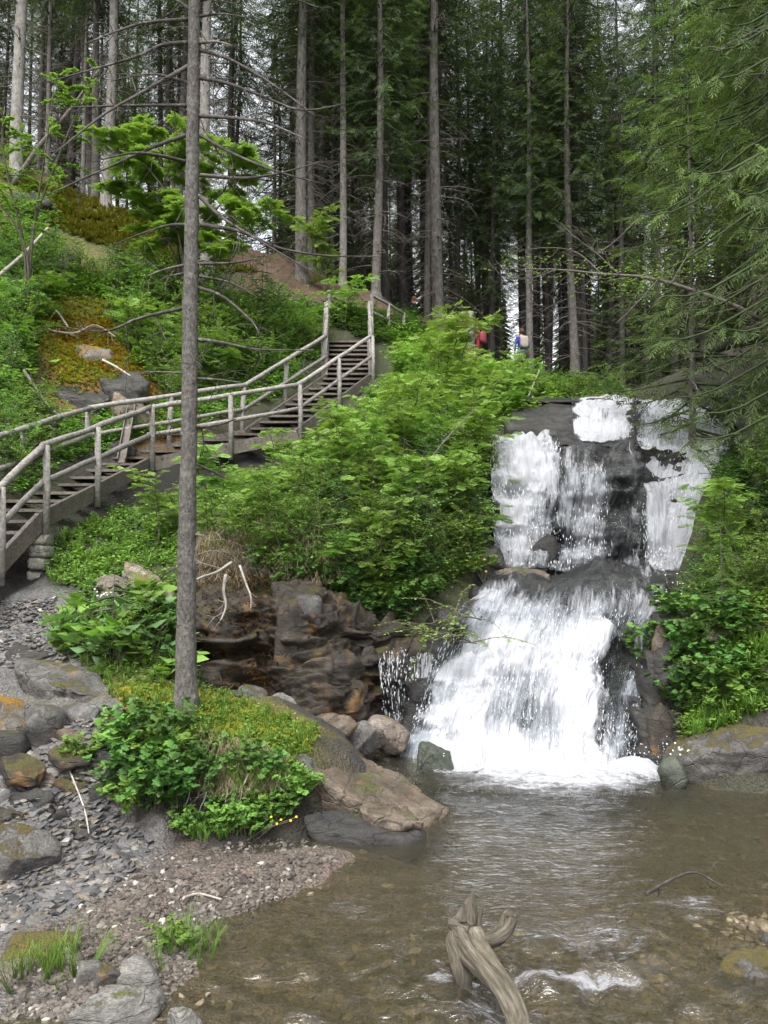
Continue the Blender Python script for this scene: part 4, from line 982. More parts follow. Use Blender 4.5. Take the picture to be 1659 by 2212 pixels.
# ------------------------------------------------------------------ wooden stairs
NR = [P(-150, 1190, 8.6), P(95, 962, 10.6), P(324, 881, 13.8), P(644, 831, 15.6), P(801, 726, 18.0), P(797, 654, 19.6)]
NR = np.array(NR); WID = 1.08
stairs = empty('wooden_staircase', (NR[1][0] - .5, NR[1][1], NR[1][2] - 1.3))
tag(stairs, 'weathered grey wooden staircase with round pole railings climbing the bank', 'staircase')
SO = np.array(stairs.location)
def spart(name, mb, mat, smooth=False):
    o = mb.build(name, mat, None, smooth); o.parent = stairs; o.matrix_parent_inverse = Matrix.Translation(-Vector(SO)); return o
def beam(mb, a, b, half_w, half_h):
    a, b = np.asarray(a), np.asarray(b); d = b - a; L = np.linalg.norm(d)
    mb.box((a + b) / 2, (half_w, L / 2, half_h), basis(d / L, (0, 0, 1)))
rj = np.random.default_rng(3)
for side in (0, 1):
    off = np.array((-WID * side, 0, 0))
    for a, b in zip(NR[:-1], NR[1:]):
        a, b = a + off, b + off
        for nm, dz, rr in (('handrail', 0, .046), ('mid_rail', -.5, .04)):
            mb = MB(); m = np.array([a + (b - a) * t for t in np.linspace(-.01, 1.01, 7)]) + np.array((0, 0, dz)) + rj.normal(0, .006, (7, 3))
            mb.tube(m, rr * (1 + .06 * rj.normal(0, 1, 7)), 9); spart(nm, mb, RAIL, True)
        mb = MB(); q = np.array((-.02 if side == 0 else .02, 0, -1.04)); beam(mb, a + q, b + q, .035, .12); spart('stringer', mb, PLANK)
    ts = [(0, .55), (1, 0), (1, .42), (2, 0), (2, .5), (3, 0), (3, .5), (4, 0), (4, .55), (4, 1.0)]
    for k, t in ts:
        p = NR[k] * (1 - t) + NR[k + 1] * t + off
        mb = MB(); x = .055 if side == 0 else -.055
        mb.tube([p + (x, 0, -1.25), p + (x, 0, -.6), p + (x * .6, 0, .0)], .05, 8); spart('post', mb, RAIL, True)
for a, b in zip(NR[:-1], NR[1:]):
    n = max(3, int(round((b[2] - a[2]) / .165)))
    for i in range(n):
        t = (i + .5) / n; p = a + (b - a) * t
        mb = MB(); mb.box(p + np.array((-WID / 2, .06, -.98)) + rj.normal(0, .004, 3), (WID / 2 - .03, .135, .022)); spart('tread', mb, PLANK)
# path fence at the top
fence = empty('path_fence', P(803, 690, 20.2))
tag(fence, 'thin pole fence along the footpath at the top of the stairs', 'fence')
FO = Vector(fence.location)
for a, b in ((P(711, 638, 20.2), P(775, 668, 22.0)), (P(803, 638, 20.2), P(872, 678, 22.0))):
    for dz in (0, -.45):
        mb = MB(); mb.tube([a + (0, 0, dz), (a + b) / 2 + (0, 0, dz + .02), b + (0, 0, dz)], .04, 7); o = mb.build('rail', RAIL); o.parent = fence; o.matrix_parent_inverse = Matrix.Translation(-FO)
    for t in (0, .5, 1):
        p = a + (b - a) * t; mb = MB(); mb.tube([p + (0, 0, -1.3), p + (0, 0, .03)], .045, 7); o = mb.build('post', RAIL); o.parent = fence; o.matrix_parent_inverse = Matrix.Translation(-FO)
for (xc, y0, y1, d, wd, lab) in ((87, 1152, 1310, 10.62, .24, 'crumbling stone pier under the near end of the stairs'), (-60, 1200, 1330, 9.6, .24, 'dark stone pier under the lowest stair flight'), (327, 1035, 1150, 13.75, .24, 'pale stone pier half hidden by leaves under the stairs'), (640, 955, 1015, 15.65, .22, 'short stone pier below the upper stair flight')):
    top, bot = P(xc, y0, d), P(xc, y1, d)
    pier = empty('stone_pier', bot); tag(pier, lab, 'pier')
    hgt = top[2] - bot[2]; n = max(3, int(hgt / .16)); zc = 0
    for i in range(n):
        hh = hgt / n
        V, T = rock_verts(300 + i + int(xc), 3, 10, 1, .03)
        o = link('stone_block', np_mesh('stone_block', V * np.array((wd / 2 * (1 + .08 * rj.normal()), wd * .7, hh * .52)), T, None, None, None, True, [CONCRETE]), pier, (rj.normal(0, .008), 0, hh * (i + .5)))

# ------------------------------------------------------------------ dead wood
def twiggy(mb, path, r0, r1, rng, n, L, k=5, droop=.0, c=.5, sub=2):
    path = catmull(path, 14); mb.tube(path, np.linspace(r0, r1, 14), k, c)
    for q in range(n):
        t = rng.uniform(.15, 1); i = min(12, int(t * 13)); p = path[i]
        d = path[i + 1] - path[i]; d /= np.linalg.norm(d)
        w = d * .6 + rng.normal(0, .6, 3); w[2] -= droop; w /= np.linalg.norm(w)
        l = L * rng.uniform(.4, 1) * (1.2 - t * .6)
        e = [p, p + w * l * .5 + rng.normal(0, .06 * l, 3), p + w * l + np.array((0, 0, -droop * l * .4))]
        rr = (r0 + (r1 - r0) * t) * .45
        mb.tube(catmull(e, 5), np.linspace(rr, .0025, 5), 3, c)
        for s in range(sub):
            b = e[1] + (e[2] - e[1]) * rng.random(); w2 = w + rng.normal(0, .7, 3); l2 = l * .45
            mb.tube([b, b + w2 * l2 * .5, b + w2 * l2 + (0, 0, -.1 * l2)], [rr * .6, rr * .4, .002], 3, c)
rg = np.random.default_rng(77)
def deadwood(name, label, path, r0, r1, mat, n=6, L=.4, cat='branch', droop=.1, k=7):
    path = np.array(path); b0 = path[0]
    mb = MB(); twiggy(mb, path - b0, r0, r1, rg, n, L, k, droop)
    o = mb.build(name, mat, None, True, b0); return tag(o, label, cat)
deadwood('fallen_branch', 'long curved bare branch leaning over the bush toward the falls', [P(818, 1180, 10.0), P(850, 1110, 10.2), P(900, 1055, 10.4), P(935, 985, 10.6), P(985, 925, 10.9), P(1030, 880, 11.2)], .02, .006, TWIG, 5, .4)
deadwood('leaning_pole', 'dead grey pole leaning against the pale trunk at the upper left', [P(28, 400, 18.6), P(90, 310, 18.5), P(150, 240, 18.4), P(215, 150, 18.2)], .07, .03, TWIG, 8, .7)
deadwood('fallen_branch', 'pale broken branch lying in the shrubs at the left edge', [P(-20, 610, 15.5), P(50, 550, 15.9), P(104, 492, 16.3)], .045, .025, TWIG_PALE, 3, .4)
deadwood('fallen_branch', 'bleached twiggy branch lying across the mossy slope', [P(100, 712, 16.2), P(160, 720, 16.0), P(205, 702, 16.2), P(250, 728, 16.0)], .03, .01, TWIG_PALE, 9, .5)
deadwood('fallen_branch', 'short bleached stick on the yellow moss', [P(122, 672, 16.5), P(136, 690, 16.3), P(148, 708, 16.1)], .035, .02, TWIG_PALE, 2, .2)
deadwood('fallen_branch', 'pale forked stick on the orange moss ledge', [P(222, 778, 15.3), P(250, 792, 15.2), P(282, 812, 15.0)], .03, .012, TWIG_PALE, 4, .3)
deadwood('fallen_branch', 'broken bare sapling bent down behind the lower stair rail', [P(52, 800, 13.6), P(85, 850, 13.3), P(112, 885, 13.0), P(138, 900, 12.8)], .03, .014, TWIG, 6, .4)
deadwood('fallen_branch', 'thin straight dead stick over the dry grass bank', [P(610, 1148, 10.4), P(700, 1135, 10.3), P(790, 1122, 10.3)], .014, .006, TWIG_PALE, 4, .3)
deadwood('hanging_root', 'long bare root hanging over the brown rock wall', [P(518, 1222, 9.0), P(532, 1262, 8.85), P(542, 1290, 8.8), P(541, 1320, 8.8)], .016, .008, TWIG_PALE, 3, .2)
deadwood('hanging_root', 'pale crooked root hanging beside the near trunk', [P(488, 1242, 8.9), P(483, 1275, 8.8), P(488, 1310, 8.75), P(476, 1342, 8.7)], .022, .01, TWIG_PALE, 4, .3)
deadwood('hanging_root', 'bleached forked root under the tussock right of the near trunk', [P(500, 1215, 8.9), P(470, 1235, 8.7), P(440, 1245, 8.5), P(425, 1252, 8.4)], .02, .01, TWIG_PALE, 4, .3)
for k_, (rx_, ry_, lab) in enumerate(((330, 1720, 'thin root hanging from the mound edge at its left end'), (372, 1738, 'thin root hanging under the lush mound herbs'), (415, 1745, 'pale rootlet hanging below the near trunk'), (455, 1742, 'forked rootlet hanging right of the near trunk foot'), (500, 1735, 'long rootlet in the middle of the mound overhang'), (540, 1728, 'rootlet hanging above the yellow flowers'), (585, 1722, 'rootlet hanging at the right of the mound overhang'), (620, 1718, 'short rootlet next to the wet purple-grey stone'))):
    b_ = hit(rx_, ry_ - 55); b_ = b_ + np.array((0, -.05, .02)); dl = rg.uniform(.18, .34)
    deadwood('hanging_root', lab, [b_, b_ + (rg.normal(0, .03), -.07, -dl * .35), b_ + (rg.normal(0, .05), -.1, -dl * .75), b_ + (rg.normal(0, .07), -.1, -dl)], .007, .003, TWIG_PALE, 7, .16, 'root', .6)
deadwood('fallen_branch', 'dead branch lying along the brown slab', [P(655, 1612, 7.0), P(700, 1660, 6.75), P(760, 1705, 6.55), P(790, 1725, 6.4)], .014, .005, TWIG_DARK, 8, .25)
deadwood('fallen_branch', 'thin pale twig standing up from the shale path', [P(140, 1640, 6.2), P(180, 1740, 5.85), P(192, 1800, 5.6)], .008, .005, TWIG_PALE, 3, .15)
deadwood('fallen_branch', 'pale twig lying where the shale meets the gravel bar', [P(225, 1760, 5.9), P(255, 1812, 5.8), P(305, 1812, 5.85)], .01, .005, TWIG_PALE, 3, .2)
deadwood('fallen_branch', 'short pale stick lying on the gravel bar', [P(395, 1948, 4.85) + (0, 0, .02), P(430, 1938, 4.95) + (0, 0, .02), P(478, 1950, 4.85) + (0, 0, .02)], .01, .006, TWIG_PALE, 2, .1)
deadwood('fallen_branch', 'dark twig sticking from the water at the right', [P(1395, 1920, 5.05) - (0, 0, .03), P(1460, 1895, 5.2), P(1505, 1885, 5.25), P(1560, 1905, 5.1) - (0, 0, .03)], .012, .006, TWIG_DARK, 6, .2)
deadwood('mossy_log', 'mossy fallen log under the spruces right of the brink', [P(1490, 775, 12.8), P(1560, 745, 12.5), P(1640, 728, 12.2), P(1720, 715, 12)], .11, .1, ROCK_MOSS, 2, .3, 'log')
deadwood('fallen_branch', 'thin leaning dead stem in the bushes left of the brink', [P(1120, 910, 16.5), P(1140, 860, 16.8), P(1165, 800, 17)], .022, .01, TWIG_PALE, 3, .4)
deadwood('drift_stick', 'short dark driftwood stick on the shelf between the falls', [P(1330, 1222, 11.05), P(1360, 1228, 11.0), P(1392, 1232, 10.95)], .03, .02, TWIG_DARK, 2, .2)
deadwood('brush_tangle', 'grey tangle of dead twigs on the bank above the rock wall', [P(640, 1215, 10.0), P(700, 1190, 10.0), P(770, 1180, 10.1), P(830, 1200, 10.1)], .01, .004, TWIG, 60, .6, 'twigs', .25, 5)
deadwood('brush_tangle', 'dead twig tangle hanging right of the near trunk below the stairs', [P(425, 1200, 9.6), P(460, 1190, 9.6), P(520, 1200, 9.7), P(560, 1225, 9.7)], .01, .004, TWIG, 50, .5, 'twigs', .4, 5)
deadwood('brush_tangle', 'pale dead stems among the bushes near the left stream', [P(905, 1000, 11.9), P(930, 960, 12.1), P(960, 950, 12.2)], .008, .003, TWIG_PALE, 26, .5, 'twigs', -.2, 5)
# the wooden water gutter behind the stairs
gt = empty('wooden_gutter', P(262, 1000, 13.5)); tag(gt, 'narrow wooden water gutter running down behind the stair rail', 'gutter')
ga, gb = P(286, 872, 14.7) - np.array(gt.location), np.zeros(3)
for sx_, w_, h_, nm_ in ((0, .06, .01, 'base_board'), (-.07, .01, .045, 'side_board'), (.07, .01, .045, 'side_board')):
    mb = MB(); beam(mb, ga + (sx_, 0, .05 if sx_ else 0), gb + (sx_, 0, .05 if sx_ else 0), w_, h_); mb.build(nm_, PLANK, gt, False)
# the dead bough reaching in from the right over the falls, a few leaves left on it
bough = empty('bare_bough', P(1590, 662, 9.2)); tag(bough, 'long half-bare bough reaching from the right over the waterfall', 'branch')
BO = np.array(bough.location); mb = MB()
main = [P(1640, 690, 9.2), P(1590, 662, 9.2), P(1500, 628, 9.2), P(1400, 600, 9.25), P(1300, 592, 9.3), P(1200, 582, 9.4), P(1110, 582, 9.5)]
twiggy(mb, np.array(main) - BO, .032, .006, rg, 16, .5, 7, .0)
for pth in ([P(1340, 596, 9.2), P(1290, 548, 9.3), P(1240, 510, 9.4), P(1210, 480, 9.5)], [P(1300, 592, 9.3), P(1245, 545, 9.5), P(1180, 535, 9.6), P(1100, 545, 9.7)], [P(1450, 612, 9.2), P(1480, 560, 9.3), P(1530, 490, 9.4)], [P(1200, 582, 9.4), P(1150, 600, 9.4), P(1090, 598, 9.4), P(1070, 580, 9.4)],
            [P(1420, 605, 9.2), P(1380, 650, 9.1), P(1330, 700, 9.0)], [P(1290, 548, 9.3), P(1330, 520, 9.3), P(1380, 470, 9.4)]):
    twiggy(mb, np.array(pth) - BO, .009, .003, rg, 9, .35, 5, .0)
mb.build('branch', TWIG, bough)
# driftwood in the stream
dw = empty('driftwood_log', P(1005, 2110, 4.0)); tag(dw, 'weathered forked driftwood stump standing in the stream', 'driftwood')
DO = np.array(dw.location)
def limb(path, radii, seed, name, k=30, n=60, fl=.24):
    path = catmull(np.array(path) - DO, n); rr = np.interp(np.linspace(0, 1, n), np.linspace(0, 1, len(radii)), radii)
    mb = MB(); mb.tube(path, rr, k)
    V = mb.V[0]; i = np.arange(len(V) - 2)
    a = (i % k) / k * 6.283; t = (i // k) / n
    gv = fbm(np.column_stack([np.cos(a) * 2.6, np.sin(a) * 2.6, t * 1.2 + 5]), 3, seed + 6)
    f = fbm(np.column_stack([np.cos(a) * 1.6, np.sin(a) * 1.6, t * 2.6]), 4, seed) * fl * 1.6 - .5 * np.clip(gv - .12, 0, .5) + .12 * fbm(np.column_stack([np.cos(a) * 5, np.sin(a) * 5, t * 3]), 3, seed + 2)
    V[:-2] = path[i // k] + (V[:-2] - path[i // k]) * (1 + f)[:, None]
    L = np.linalg.norm(np.diff(path, axis=0), axis=1).sum()
    C = np.column_stack([np.cos(a) * .5, np.sin(a) * .5, t * L * 6 + seed]); C = np.vstack([C, C[:1], C[-1:]])
    return link(name, np_mesh(name, V, np.vstack(mb.T), np.vstack(mb.Q), C, None, True, [DRIFT]), dw)
limb([P(1022, 1922, 4.16), P(1016, 1960, 4.16), P(1006, 2010, 4.12), P(1022, 2055, 4.0), P(1050, 2090, 3.85), P(1095, 2150, 3.6), P(1118, 2200, 3.45), P(1125, 2240, 3.35)], [.004, .03, .068, .07, .058, .05, .046, .04], 3, 'trunk')
limb([P(1000, 1990, 4.15), P(985, 2030, 4.1), P(995, 2080, 4.05), P(1002, 2130, 4.0), P(1000, 2165, 3.95)], [.04, .05, .052, .048, .042], 4, 'root')
limb([P(1025, 2045, 4.05), P(1062, 2030, 4.1), P(1090, 2008, 4.15), P(1100, 1980, 4.18), P(1103, 1972, 4.18)], [.04, .042, .046, .04, .022], 6, 'branch_stub')
limb([P(1005, 2010, 4.1), P(985, 2000, 4.1), P(968, 1994, 4.1)], [.05, .04, .018], 8, 'knot', 12, 14)
limb([P(1034, 2015, 4.1), P(1037, 1985, 4.1), P(1043, 1955, 4.1)], [.016, .011, .003], 9, 'splinter', 7, 14)
limb([P(1000, 1990, 4.09), P(1001, 1968, 4.1), P(1004, 1950, 4.1)], [.02, .012, .003], 10, 'splinter', 7, 14)
# stumps
st = empty('tree_stump', hit(150, 600)); tag(st, 'grey cut tree stump on the green slope at the left', 'stump')
mb = MB(); s = .25
mb.tube([(0, 0, -.2), (0, 0, .0), (0, 0, .15), (.01, 0, .45), (.02, 0, .62), (.02, 0, .64)], [s * 1.6, s * 1.25, s * 1.0, s * .95, s * .95, s * .8], 18)
mb.V[0] = mb.V[0] * (1 + .06 * fbm(mb.V[0] * 6, 3, 2))[:, None]; mb.build('trunk', BARK, st)
h = P(1003, 830, 17.5)
sn = empty('broken_snag', h); tag(sn, 'reddish broken stump with a grey splintered snag among the green bushes', 'stump')
mb = MB(); mb.tube([np.array((0, 0, -.4)), np.array((.05, 0, .15)), np.array((.1, 0, .45)), np.array((.13, 0, .75))], [.2, .17, .18, .13], 14); mb.V[0] = mb.V[0] * (1 + .12 * fbm(mb.V[0] * 7, 3, 2))[:, None]; mb.build('stump', STUMPW, sn)
mb = MB(); mb.tube([np.array((.16, .05, .5)), np.array((.17, .05, 1.0)), np.array((.2, .05, 1.45)), np.array((.12, .05, 1.72))], [.09, .085, .07, .02], 10); mb.V[0] = mb.V[0] + .02 * fbm(mb.V[0] * 7, 3, 2)[:, None]; mb.build('snag', TWIG, sn)

# ------------------------------------------------------------------ foliage templates
def blade_tpl(L, w, lift=.12, c0=.3, c1=.8):
    V = np.array([(0, 0, 0), (-w / 2, L * .45, L * lift * .5), (0, L, 0), (w / 2, L * .45, L * lift * .5)], float)
    return V, np.array([(0, 2, 1), (0, 3, 2)]), np.array([c0, (c0 + c1) / 2, c1, (c0 + c1) / 2])
def spray_tpl(n, seed, w=.05, ang=48, fall=.12, c0=.05, c1=.55):
    r = np.random.default_rng(seed); mb = MB()
    mb.add([(-.012, 0, 0), (.012, 0, .004), (.004, 1, -.08), (-.004, 1, -.084)], None, [(0, 1, 2, 3)], 0.0)
    for i in range(n):
        t = .04 + .94 * i / n; s = 1 if i % 2 else -1
        a = rad(ang + r.normal(0, 12)) * s; l = (.42 - .2 * t) * r.uniform(.7, 1.2)
        d = np.array((math.sin(a), math.cos(a), -fall + r.normal(0, .14)))
        R = basis(d, np.array((r.normal(0, .4), 0, 1)))
        V, T, C = blade_tpl(l, w, .1, c0, c0 + (c1 - c0) * (.4 + .6 * t) * r.uniform(.6, 1.3))
        q = np.array([(0, 1, 2, 3)])
        V = V[:4] @ R.T + np.array((0, t, -.08 * t * t)); mb.add(V, None, q, C[:4])
    R = basis(np.array((0, 1, -.1)), (0, 0, 1)); V, T, C = blade_tpl(.3, w * 1.1, .1, c0, c1 * 1.2); mb.add(V[:4] @ R.T + np.array((0, .92, -.07)), None, [(0, 1, 2, 3)], C[:4])
    return mb.tpl()
SPRAY = [spray_tpl(12, s) for s in range(4)]
SPRAY_F = [spray_tpl(14, 20 + s, .036, 42, .2) for s in range(4)]
def pinnate(n, seed):
    r = np.random.default_rng(seed); mb = MB(); mb.add([(-.01, 0, 0), (.01, 0, .0), (.004, 1, -.08), (-.004, 1, -.08)], None, [(0, 1, 2, 3)], 0.2)
    for i in range(n):
        t = .28 + .68 * i / (n - 1)
        for s in (-1, 1):
            d = np.array((s * .85, .5, r.normal(-.08, .08))); R = basis(d, (0, r.normal(0, .15), 1))
            V, T, C = blade_tpl(.34 * (1 - .35 * abs(t - .55)), .13, -.06, .35, .75); mb.add(V @ R.T + np.array((0, t, .03 - .1 * t * t)), T, None, C)
    V, T, C = blade_tpl(.34, .13, -.06, .4, .9); mb.add(V + np.array((0, .96, -.07)), T, None, C)
    return mb.tpl()
PINN = [pinnate(6, s) for s in range(3)]
OVATE = [blade_tpl(1.0, .55, -.15, .3, .75)]
def lobed(seed, n=5):
    r = np.random.default_rng(seed); mb = MB(); mb.tube([(0, -.9, -.25), (0, -.4, -.02), (0, 0, 0)], [.02, .018, .015], 3, .3, False)
    for i in range(n):
        a = rad(-100 + 200 * i / (n - 1)); d = np.array((math.sin(a), math.cos(a), -.1 + r.normal(0, .06))); R = basis(d, (0, 0, 1))
        V, T, C = blade_tpl(.62 if i != n // 2 else .75, .42, -.1, .3, .7); mb.add(V @ R.T, T, None, C)
        for s in (-1, 1):
            d2 = d + s * .5 * np.array((d[1], -d[0], 0)); V, T, C = blade_tpl(.4, .22, -.1, .3, .7); mb.add(V @ basis(d2, (0, 0, 1)).T + d * .2, T, None, C)
    return mb.tpl()
LOBED = [lobed(s) for s in range(3)]
def tuft_tpl(n, seed, w=.02, spread=.5, bend=.5):
    r = np.random.default_rng(seed); mb = MB()
    for i in range(n):
        a = r.random() * 6.283; sp = spread * r.uniform(.2, 1); h = r.uniform(.55, 1)
        d = np.array((math.cos(a), math.sin(a), 0)); s = np.array((-d[1], d[0], 0)) * w
        p0 = d * .05 * r.random(); p1 = p0 + d * sp * .3 * h + (0, 0, h * .55); p2 = p0 + d * sp * .7 * h + (0, 0, h * .85); p3 = p0 + d * sp * (1 + bend * .6) * h + (0, 0, h * (1 - bend * .45))
        cb = r.uniform(-.15, .2)
        mb.add([p0 - s, p0 + s, p1 - s * .9, p1 + s * .9, p2 - s * .6, p2 + s * .6, p3], [(4, 5, 6)], [(0, 1, 3, 2), (2, 3, 5, 4)], np.clip(np.array((.15, .15, .4, .4, .6, .6, .8)) + cb, 0, 1))
    return mb.tpl()
TUFT = [tuft_tpl(9, s) for s in range(3)]
def moss_tpl(seed):
    r = np.random.default_rng(seed); mb = MB()
    for i in range(9):
        a = r.random() * 6.283; e = r.uniform(.2, 1.4); d = np.array((math.cos(a) * math.cos(e), math.sin(a) * math.cos(e), math.sin(e))); s = np.cross(d, (0, 0, 1.01)) * .22
        mb.add([-s + d * .1, s + d * .1, d * r.uniform(.6, 1.1)], [(0, 1, 2)], None, np.clip(np.array((.1, .1, .8)) + r.normal(0, .15), 0, 1))
    return mb.tpl()
MOSS = [moss_tpl(s) for s in range(4)]
TUFT_F = [tuft_tpl(14, 70 + s, .008, .7, .9) for s in range(2)]
TUFT_D = [tuft_tpl(22, 40 + s, .012, .9, 1.3) for s in range(3)]
def clump_tpl(n, seed):
    r = np.random.default_rng(seed); mb = MB()
    for i in range(n):
        a = r.random() * 6.283; el = r.uniform(.25, 1.1); h = r.uniform(.3, 1)
        st = np.array((math.cos(a) * math.cos(el), math.sin(a) * math.cos(el), math.sin(el))) * h
        for q in range(3):
            d = np.array((math.cos(a + q * 2.1), math.sin(a + q * 2.1), r.normal(0, .25))); V, T, C = blade_tpl(.3 * r.uniform(.6, 1.2), .15, -.1, .2, .8)
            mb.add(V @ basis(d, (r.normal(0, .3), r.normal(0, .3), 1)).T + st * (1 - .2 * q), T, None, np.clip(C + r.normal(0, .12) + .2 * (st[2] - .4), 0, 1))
    return mb.tpl()
CLUMP = [clump_tpl(9, s) for s in range(4)]
def rnd_rot(n, r, tilt=.2):
    a = r.random(n) * 6.283
    R = np.zeros((n, 3, 3)); R[:, 0, 0] = np.cos(a); R[:, 0, 1] = -np.sin(a); R[:, 1, 0] = np.sin(a); R[:, 1, 1] = np.cos(a); R[:, 2, 2] = 1
    R[:, 0, 2] = r.normal(0, tilt, n); R[:, 1, 2] = r.normal(0, tilt, n)
    return R

# ------------------------------------------------------------------ spruces
def gen_spruce(seed, H, r0, dead0, live0, Lmax, droop=.6, sprays=SPRAY, step=.42, per=5, ssize=.55, sgap=.16, ndead=1.0, needle=NEEDLE, bark=BARK, dens=1.0, dlen=1.3, lean=(0, 0), twig=TWIG, flare=1.5, dead_live=0.35):
    r = np.random.default_rng(seed)
    zs = np.array([-.5, 0, .25, .8, 2, H * .3, H * .55, H * .8, H])
    bend = np.column_stack([lean[0] * zs + .12 * np.sin(zs * .3 + seed), lean[1] * zs + .1 * np.sin(zs * .23 + seed * 2), zs]); bend[:, :2] -= bend[1, :2]
    path = catmull(bend, 40)
    zz = path[:, 2]
    rr = r0 * np.clip(1 - zz / H, .02, 1) ** .8 * (1 + (flare - 1) * np.exp(-np.clip(zz, 0, 9) / .22))
    tr = MB(); tr.tube(path, rr, 14); V = tr.V[0]
    V[:, :2] += (.05 * r0 * fbm(V * np.array((9, 9, 2.0)), 3, seed))[:, None]
    def axis(z): return np.array((np.interp(z, zz, path[:, 0]), np.interp(z, zz, path[:, 1]), z))
    def rad_at(z): return float(np.interp(z, zz, rr))
    dead = MB()
    z = dead0
    while z < H * .93:
        for q in range(r.integers(2, 5)):
            if r.random() > ndead * (1.0 if z < live0 + 1 else dead_live): continue
            a = r.random() * 6.283; L = dlen * r.uniform(.12, 1) ** 1.3 * (1 if z < live0 + 2 else .8)
            d = np.array((math.cos(a), math.sin(a), r.uniform(-.35, .1))); p = axis(z) + d * rad_at(z) * .7
            e = [p, p + d * L * .5 + (0, 0, -.05 * L), p + d * L + np.array((r.normal(0, .1), r.normal(0, .1), -.22 * L))]
            dead.tube(catmull(e, 5), np.linspace(.012 + .006 * L, .003, 5), 4)
            for s in range(int(3 + 5 * L)):
                t = r.uniform(.3, 1); b = e[0] + (e[2] - e[0]) * t; w = d * .5 + r.normal(0, .5, 3); l2 = .35 * L * r.uniform(.3, 1)
                dead.tube([b, b + w * l2 * .6, b + w * l2 + (0, 0, -.25 * l2)], [.006, .004, .002], 3, .5, False)
        z += r.uniform(.15, .4)
    cr = MB(); T = []; D = []; U = []; S = []; C = []
    z = live0
    while z < H - .15:
        f = (z - live0) / (H - live0); n = per if f < .85 else 4; a0 = r.random() * 6.283
        for q in range(n):
            a = a0 + q * 6.283 / n + r.normal(0, .25); L = (Lmax * (1 - f) ** .75 * r.uniform(.55, 1.08) + .2) * min(1, .55 + f * 3)
            out = np.array((math.cos(a), math.sin(a), 0)); p = axis(z + r.normal(0, .08))
            up = .25 * f - .15
            e = catmull([p, p + out * L * .35 + (0, 0, up * L * .4 - .03 * L), p + out * L * .75 + (0, 0, -droop * .25 * L), p + out * L + (0, 0, -droop * .28 * L + .04)], 9)
            cr.tube(e, np.linspace(.012 + .008 * L, .004, 9), 4, 0.0, False)
            m = int(max(3, L * .8 / sgap) * dens)
            for k in range(2 * m):
                t = .18 + .82 * (k // 2 + r.random()) / m
                if t > 1: t = 1
                i = min(7, int(t * 8)); b = e[i] + (e[i + 1] - e[i]) * (t * 8 - i); tn = e[i + 1] - e[i]; tn /= np.linalg.norm(tn)
                sd = np.cross(tn, (0, 0, 1)) * (1 if k % 2 else -1)
                dd = tn * r.uniform(.5, .9) + sd * r.uniform(.4, .8) + np.array((0, 0, -droop * r.uniform(.1, 1.1)))
                T.append(b); D.append(dd); U.append((r.normal(0, .3), r.normal(0, .3), 1)); S.append(ssize * (1.15 - .5 * t) * r.uniform(.6, 1.15) * min(1, .5 + L * .4)); C.append(r.normal(-.06, .06) + .55 * (t > .72) * r.random() ** 1.5)
            T.append(e[-1]); D.append(e[-1] - e[-2]); U.append((0, 0, 1)); S.append(ssize * .7); C.append(.25 * r.random())
        z += step * r.uniform(.75, 1.2)
    T, D, U, S, C = map(np.array, (T, D, U, S, C))
    R = basis(D, U)
    for k, tp in enumerate(sprays):
        cr.batch(tp, T[k::len(sprays)], R[k::len(sprays)], S[k::len(sprays)], C[k::len(sprays)])
    return tr.mesh('trunk', bark), (dead.mesh('bare_branches', twig) if dead.n else None), cr.mesh('crown', needle)
def tree_from(name, meshes, loc, label, group=None, rz=0.0, sc=1.0, bark=None, cat='tree', dead=True):
    root = empty(name, loc, rz); root.scale = (sc, sc, sc)
    t = link('trunk', meshes[0], root)
    if bark is not None:
        t.material_slots[0].link = 'OBJECT'; t.material_slots[0].material = bark
    if meshes[1] is not None and dead:
        b = link('bare_branches', meshes[1], root); b['kind'] = 'stuff'
    link('crown', meshes[2], root)
    return tag(root, label, cat, group)
TALL = [gen_spruce(s, H, .2, 1.0, lv, 2.7, .8, SPRAY, .46, 5, .7, .2, 1.1, dens=.78, dlen=1.6) for s, H, lv in ((1, 24, 8.0), (2, 22, 5.5), (3, 25, 9.5), (4, 20, 4))]
FARS = [gen_spruce(s, H, .145, 2.0, lv, 2.3, .75, SPRAY, .58, 5, .9, .3, .6, dens=.6, dlen=1.3) for s, H, lv in ((11, 25, 11), (12, 22, 8), (13, 24, 9.5))]
rt = random.Random(5)
def place_tree(px, py, d, wpx, proto, label, group=None, bark=None, name='spruce_tree'):
    p = P(px, py, d); p[2] = zat(p[0], p[1]) - .05
    sc = (wpx / F * d) / (2 * .2 * .93)
    o = tree_from(name, TALL[proto], p, label, group, rt.random() * 6.28, 1.0, bark)
    o.scale = (sc, sc, max(.75, min(1.25, sc)))
    return o
